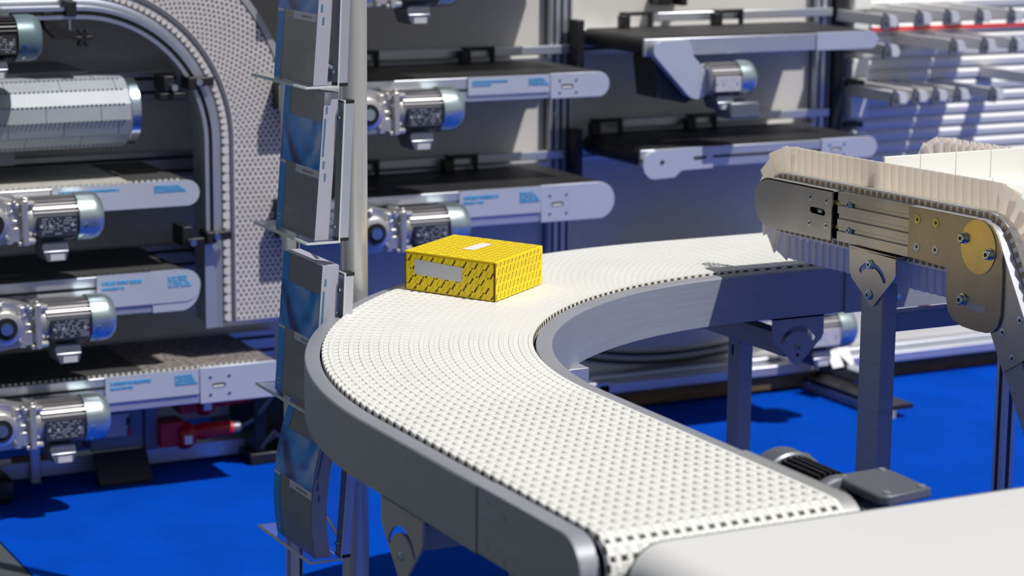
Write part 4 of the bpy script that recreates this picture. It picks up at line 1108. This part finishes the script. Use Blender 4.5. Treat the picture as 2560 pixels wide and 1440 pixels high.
# ------------------------------------------------------------------ white belt conveyor in the foreground
t = thing('foreground_conveyor', 'wide smooth white belt conveyor across the bottom right foreground', 'conveyor', (.2, -1.05, 0))
FY = -.800; FX = -1.272; zf = .842; rf = .055
b = MB(); k = 16
def fprof(r, dx=0): return [(1.6, zf-rf+r)] + [(FX+rf-r*sin(a), zf-rf+r*cos(a)) for a in [PI*i/k for i in range(k+1)]] + [(1.6, zf-rf-r)]
b.prism(fprof(rf), 'xz', FY-.62, FY); b.build('belt', M['front_belt'], t, smooth=50)
b = MB(); b.prism(fprof(rf+.0006), 'xz', FY-.0005, FY+.0035); b.build('belt_edge', M['belt_edge'], t, smooth=50)
b = MB(); b.box(FX+.1, 1.6, FY+.0036, FY+.02, zf-.10, zf-.028); b.build('side_frame', M['alu'], t, bevel=.003)
b = MB(); b.box(FX+.1, 1.6, FY-.64, FY-.621, zf-.10, zf-.02); b.build('side_frame', M['alu'], t, bevel=.003)
for x in (-.9, .6):
    for y in (FY-.03, FY-.60):
        b = MB(); b.box(x, x+.04, y-.02, y+.02, 0, zf-.09); b.build('leg', M['steel'], t, bevel=.002)

# ------------------------------------------------------------------ brochure stand
t = thing('brochure_stand', 'tall brochure stand with round aluminium pole left of the curved conveyor', 'stand', (-.93, 1.1, 0))
PX, PY = -.888, 1.058
b = MB(); b.cyl((PX, PY, 0), (PX, PY, 2.1), .0295, 40); b.build('pole', M['pole'], t, smooth=40)
BX, BY = -.935, 1.31
b = MB(); b.prism([(BX-.018,BY-.012),(BX+.020,BY-.012),(BX+.020,BY+.012),(BX-.018,BY+.012)], 'xy', 0, 2.1); bk = b.build('back_post', M['alu'], t, bevel=.006)
b = MB(); b.box(BX+.010, BX+.015, BY-.0135, BY-.011, 0, 2.1); b.build('groove', M['groove'], bk)
b = MB(); b.prism([(PX-.2,PY-.2),(PX+.2,PY-.2),(PX+.2,PY+.5),(PX-.2,PY+.5)], 'xy', 0.001, .012); b.build('base_plate', M['steel'], t, bevel=.003)

def holder(zs, tilt, lab):
    """shelf at height zs; tilt = lean of the back plate in radians"""
    h = thing('brochure_holder', lab, 'brochure holder', (-1.035, .93, zs), 'clear brochure holders on the stand')
    Y0, Y1 = .785, 1.085
    c, s_ = cos(tilt), sin(tilt)
    def T(a, b_, y): # a: out from plate (towards -X), b_: up along the plate
        return (-1.035 - a*c + b_*s_, y, zs - a*s_*.0 + b_*c)
    def tb(bb, a0, a1, b0, b1, y0, y1, m=0):
        bb.add([T(a, q, y) for a in (a0, a1) for y in (y0, y1) for q in (b0, b1)], [(0,1,3,2),(4,6,7,5),(0,4,5,1),(2,3,7,6),(0,2,6,4),(1,5,7,3)], m)
    b = MB(); tb(b, 0, .004, .004, .285, Y0, Y1-.05); tb(b, 0, .070, -.0005, .0035, Y0, Y1)
    b.build('clear_tray', M['acrylic'], h, smooth=0, label='clear acrylic back plate and shelf')
    b = MB(); tb(b, .0690, .0720, -.0012, .0046, Y0, Y1); tb(b, -.0005, .071, -.0008, .0040, Y0-.0015, Y0+.0002); tb(b, .0003, .0035, .004, .286, Y0-.0015, Y0+.0002); tb(b, -.0003, .0043, .285, .2865, Y0, Y1-.05)
    b.build('polished_edge', M['acrylic_edge'], h, smooth=0)
    b = MB(); tb(b, -.020, -.001, .008, .280, Y0+.004, Y0+.034); bar = b.build('mounting_bar', M['alu'], h, bevel=.001)
    b = MB(); tb(b, -.0205, -.0005, .002, .008, Y0+.0035, Y0+.0345); tb(b, -.0205, -.0005, .280, .286, Y0+.0035, Y0+.0345); b.build('end_cap', M['black'], bar)
    b = MB()
    for q in (.03, .25): b.cyl(T(.004, q, Y0+.018), T(.008, q, Y0+.018), .005, 12); b.cyl(T(-.018, q, Y0+.06), T(-.05, q, Y0+.2), .004, 8)
    b.build('screw', M['chrome'], h)
    return T, tb
def catalogue(T, tb, zs, lab, thick=.031, full=True, curve=0., H=.297, shift=0.):
    h = thing('catalogue', lab, 'catalogue', (-1.07, .95, zs+.004), 'catalogues in the clear holders')
    ya, yb = .803+shift, 1.015+shift                  # near edge, far edge (spine side far left)
    a0 = .018; a1 = a0+thick; n = 10
    def cv(q): return curve*(1-((q/H)*2-1)**2)  # bulge
    def P(a, q, y): 
        x, yy, z = T(a+cv(q)*1.0 - .010*(q/H), .004+q, y); return (x, yy, z)
    b = MB()
    vs = [P(a, H*i/n, y) for i in range(n+1) for a, y in ((a0, ya), (a0, yb), (a1, yb), (a1, ya))]
    fs = [(4*i+k, 4*i+(k+1) % 4, 4*i+4+(k+1) % 4, 4*i+4+k) for i in range(n) for k in range(4)] + [(0,1,2,3), (4*n,4*n+1,4*n+2,4*n+3)]
    b.add(vs, fs, 0)
    # index marks on the fore edge
    for j, (q0, q1, da) in enumerate(((.17,.245,.24),(.145,.16,.35),(.120,.135,.5),(.255,.27,.3))):
        a = a1-thick*da; vs = [P(a+e_, H*0+q, ya-.0006) for q in (q0, q1) for e_ in (0, .004)]
        b.add(vs, [(0,1,3,2)], 1)
    b.build('page_block', [M['paper'], M['index_blue']], h, smooth=30)
    W = yb-ya
    def patch(bb, u0, u1, v0, v1, m, lift=.0006):
        m_ = 8; vs = []
        for i in range(m_+1):
            q = H*(v0+(v1-v0)*i/m_)
            vs += [P(a1+lift, q, yb-W*u0), P(a1+lift, q, yb-W*u1)]
        bb.add(vs, [(2*i, 2*i+1, 2*i+3, 2*i+2) for i in range(m_)], m)
    b = MB(); patch(b, 0, 1, 0, 1, 0); patch(b, 0, .17, 0, .47, 1, .0009); patch(b, 0, .17, .80, 1, 1, .0009); patch(b, 0, 1, .475, .80, 2, .0010)
    patch(b, .42, 1, .42, .475, 3, .0010); patch(b, .0, .17, .455, .475, 3, .0011)
    for i in range(7): patch(b, .60+.04*i, .63+.04*i, .438, .452, 0, .0013)
    for i in range(3): patch(b, .05+.03*i, .07+.03*i, .085, .095, 3, .0013)
    patch(b, .06, .11, .055, .065, 3, .0013)
    b.build('front_cover', [M['cover_grey'], M['cover_blue'], M['picture'], M['cover_band']], h, smooth=30)
    return h
defs = [(1.312, .045, 'second', 'top'), (1.000, .050, '', ''), (.650, .045, '', ''), (.335, .085, '', '')]
hl = ['clear brochure holder at the top of the stand, shelf level with the upper wall conveyor',
      'clear brochure holder whose shelf sticks out just above the curved conveyor height',
      'clear brochure holder half hidden behind the curved conveyor edge',
      'lowest clear brochure holder, leaning, near the blue carpet']
cl = ['catalogue cut by the top of the frame, in the top clear holder',
      'catalogue standing between the two upper clear shelves',
      'catalogue with bright white page tops, beside the curved conveyor edge',
      'bent catalogue in the lowest clear holder above the carpet']
for i, (zs, tl, _, _) in enumerate(defs):
    T, tb = holder(zs, tl, hl[i])
    catalogue(T, tb, zs, cl[i], curve=(0, 0, -.0, .022)[i], thick=(.030,.030,.036,.034)[i], shift=(0,0,0,.0)[i])
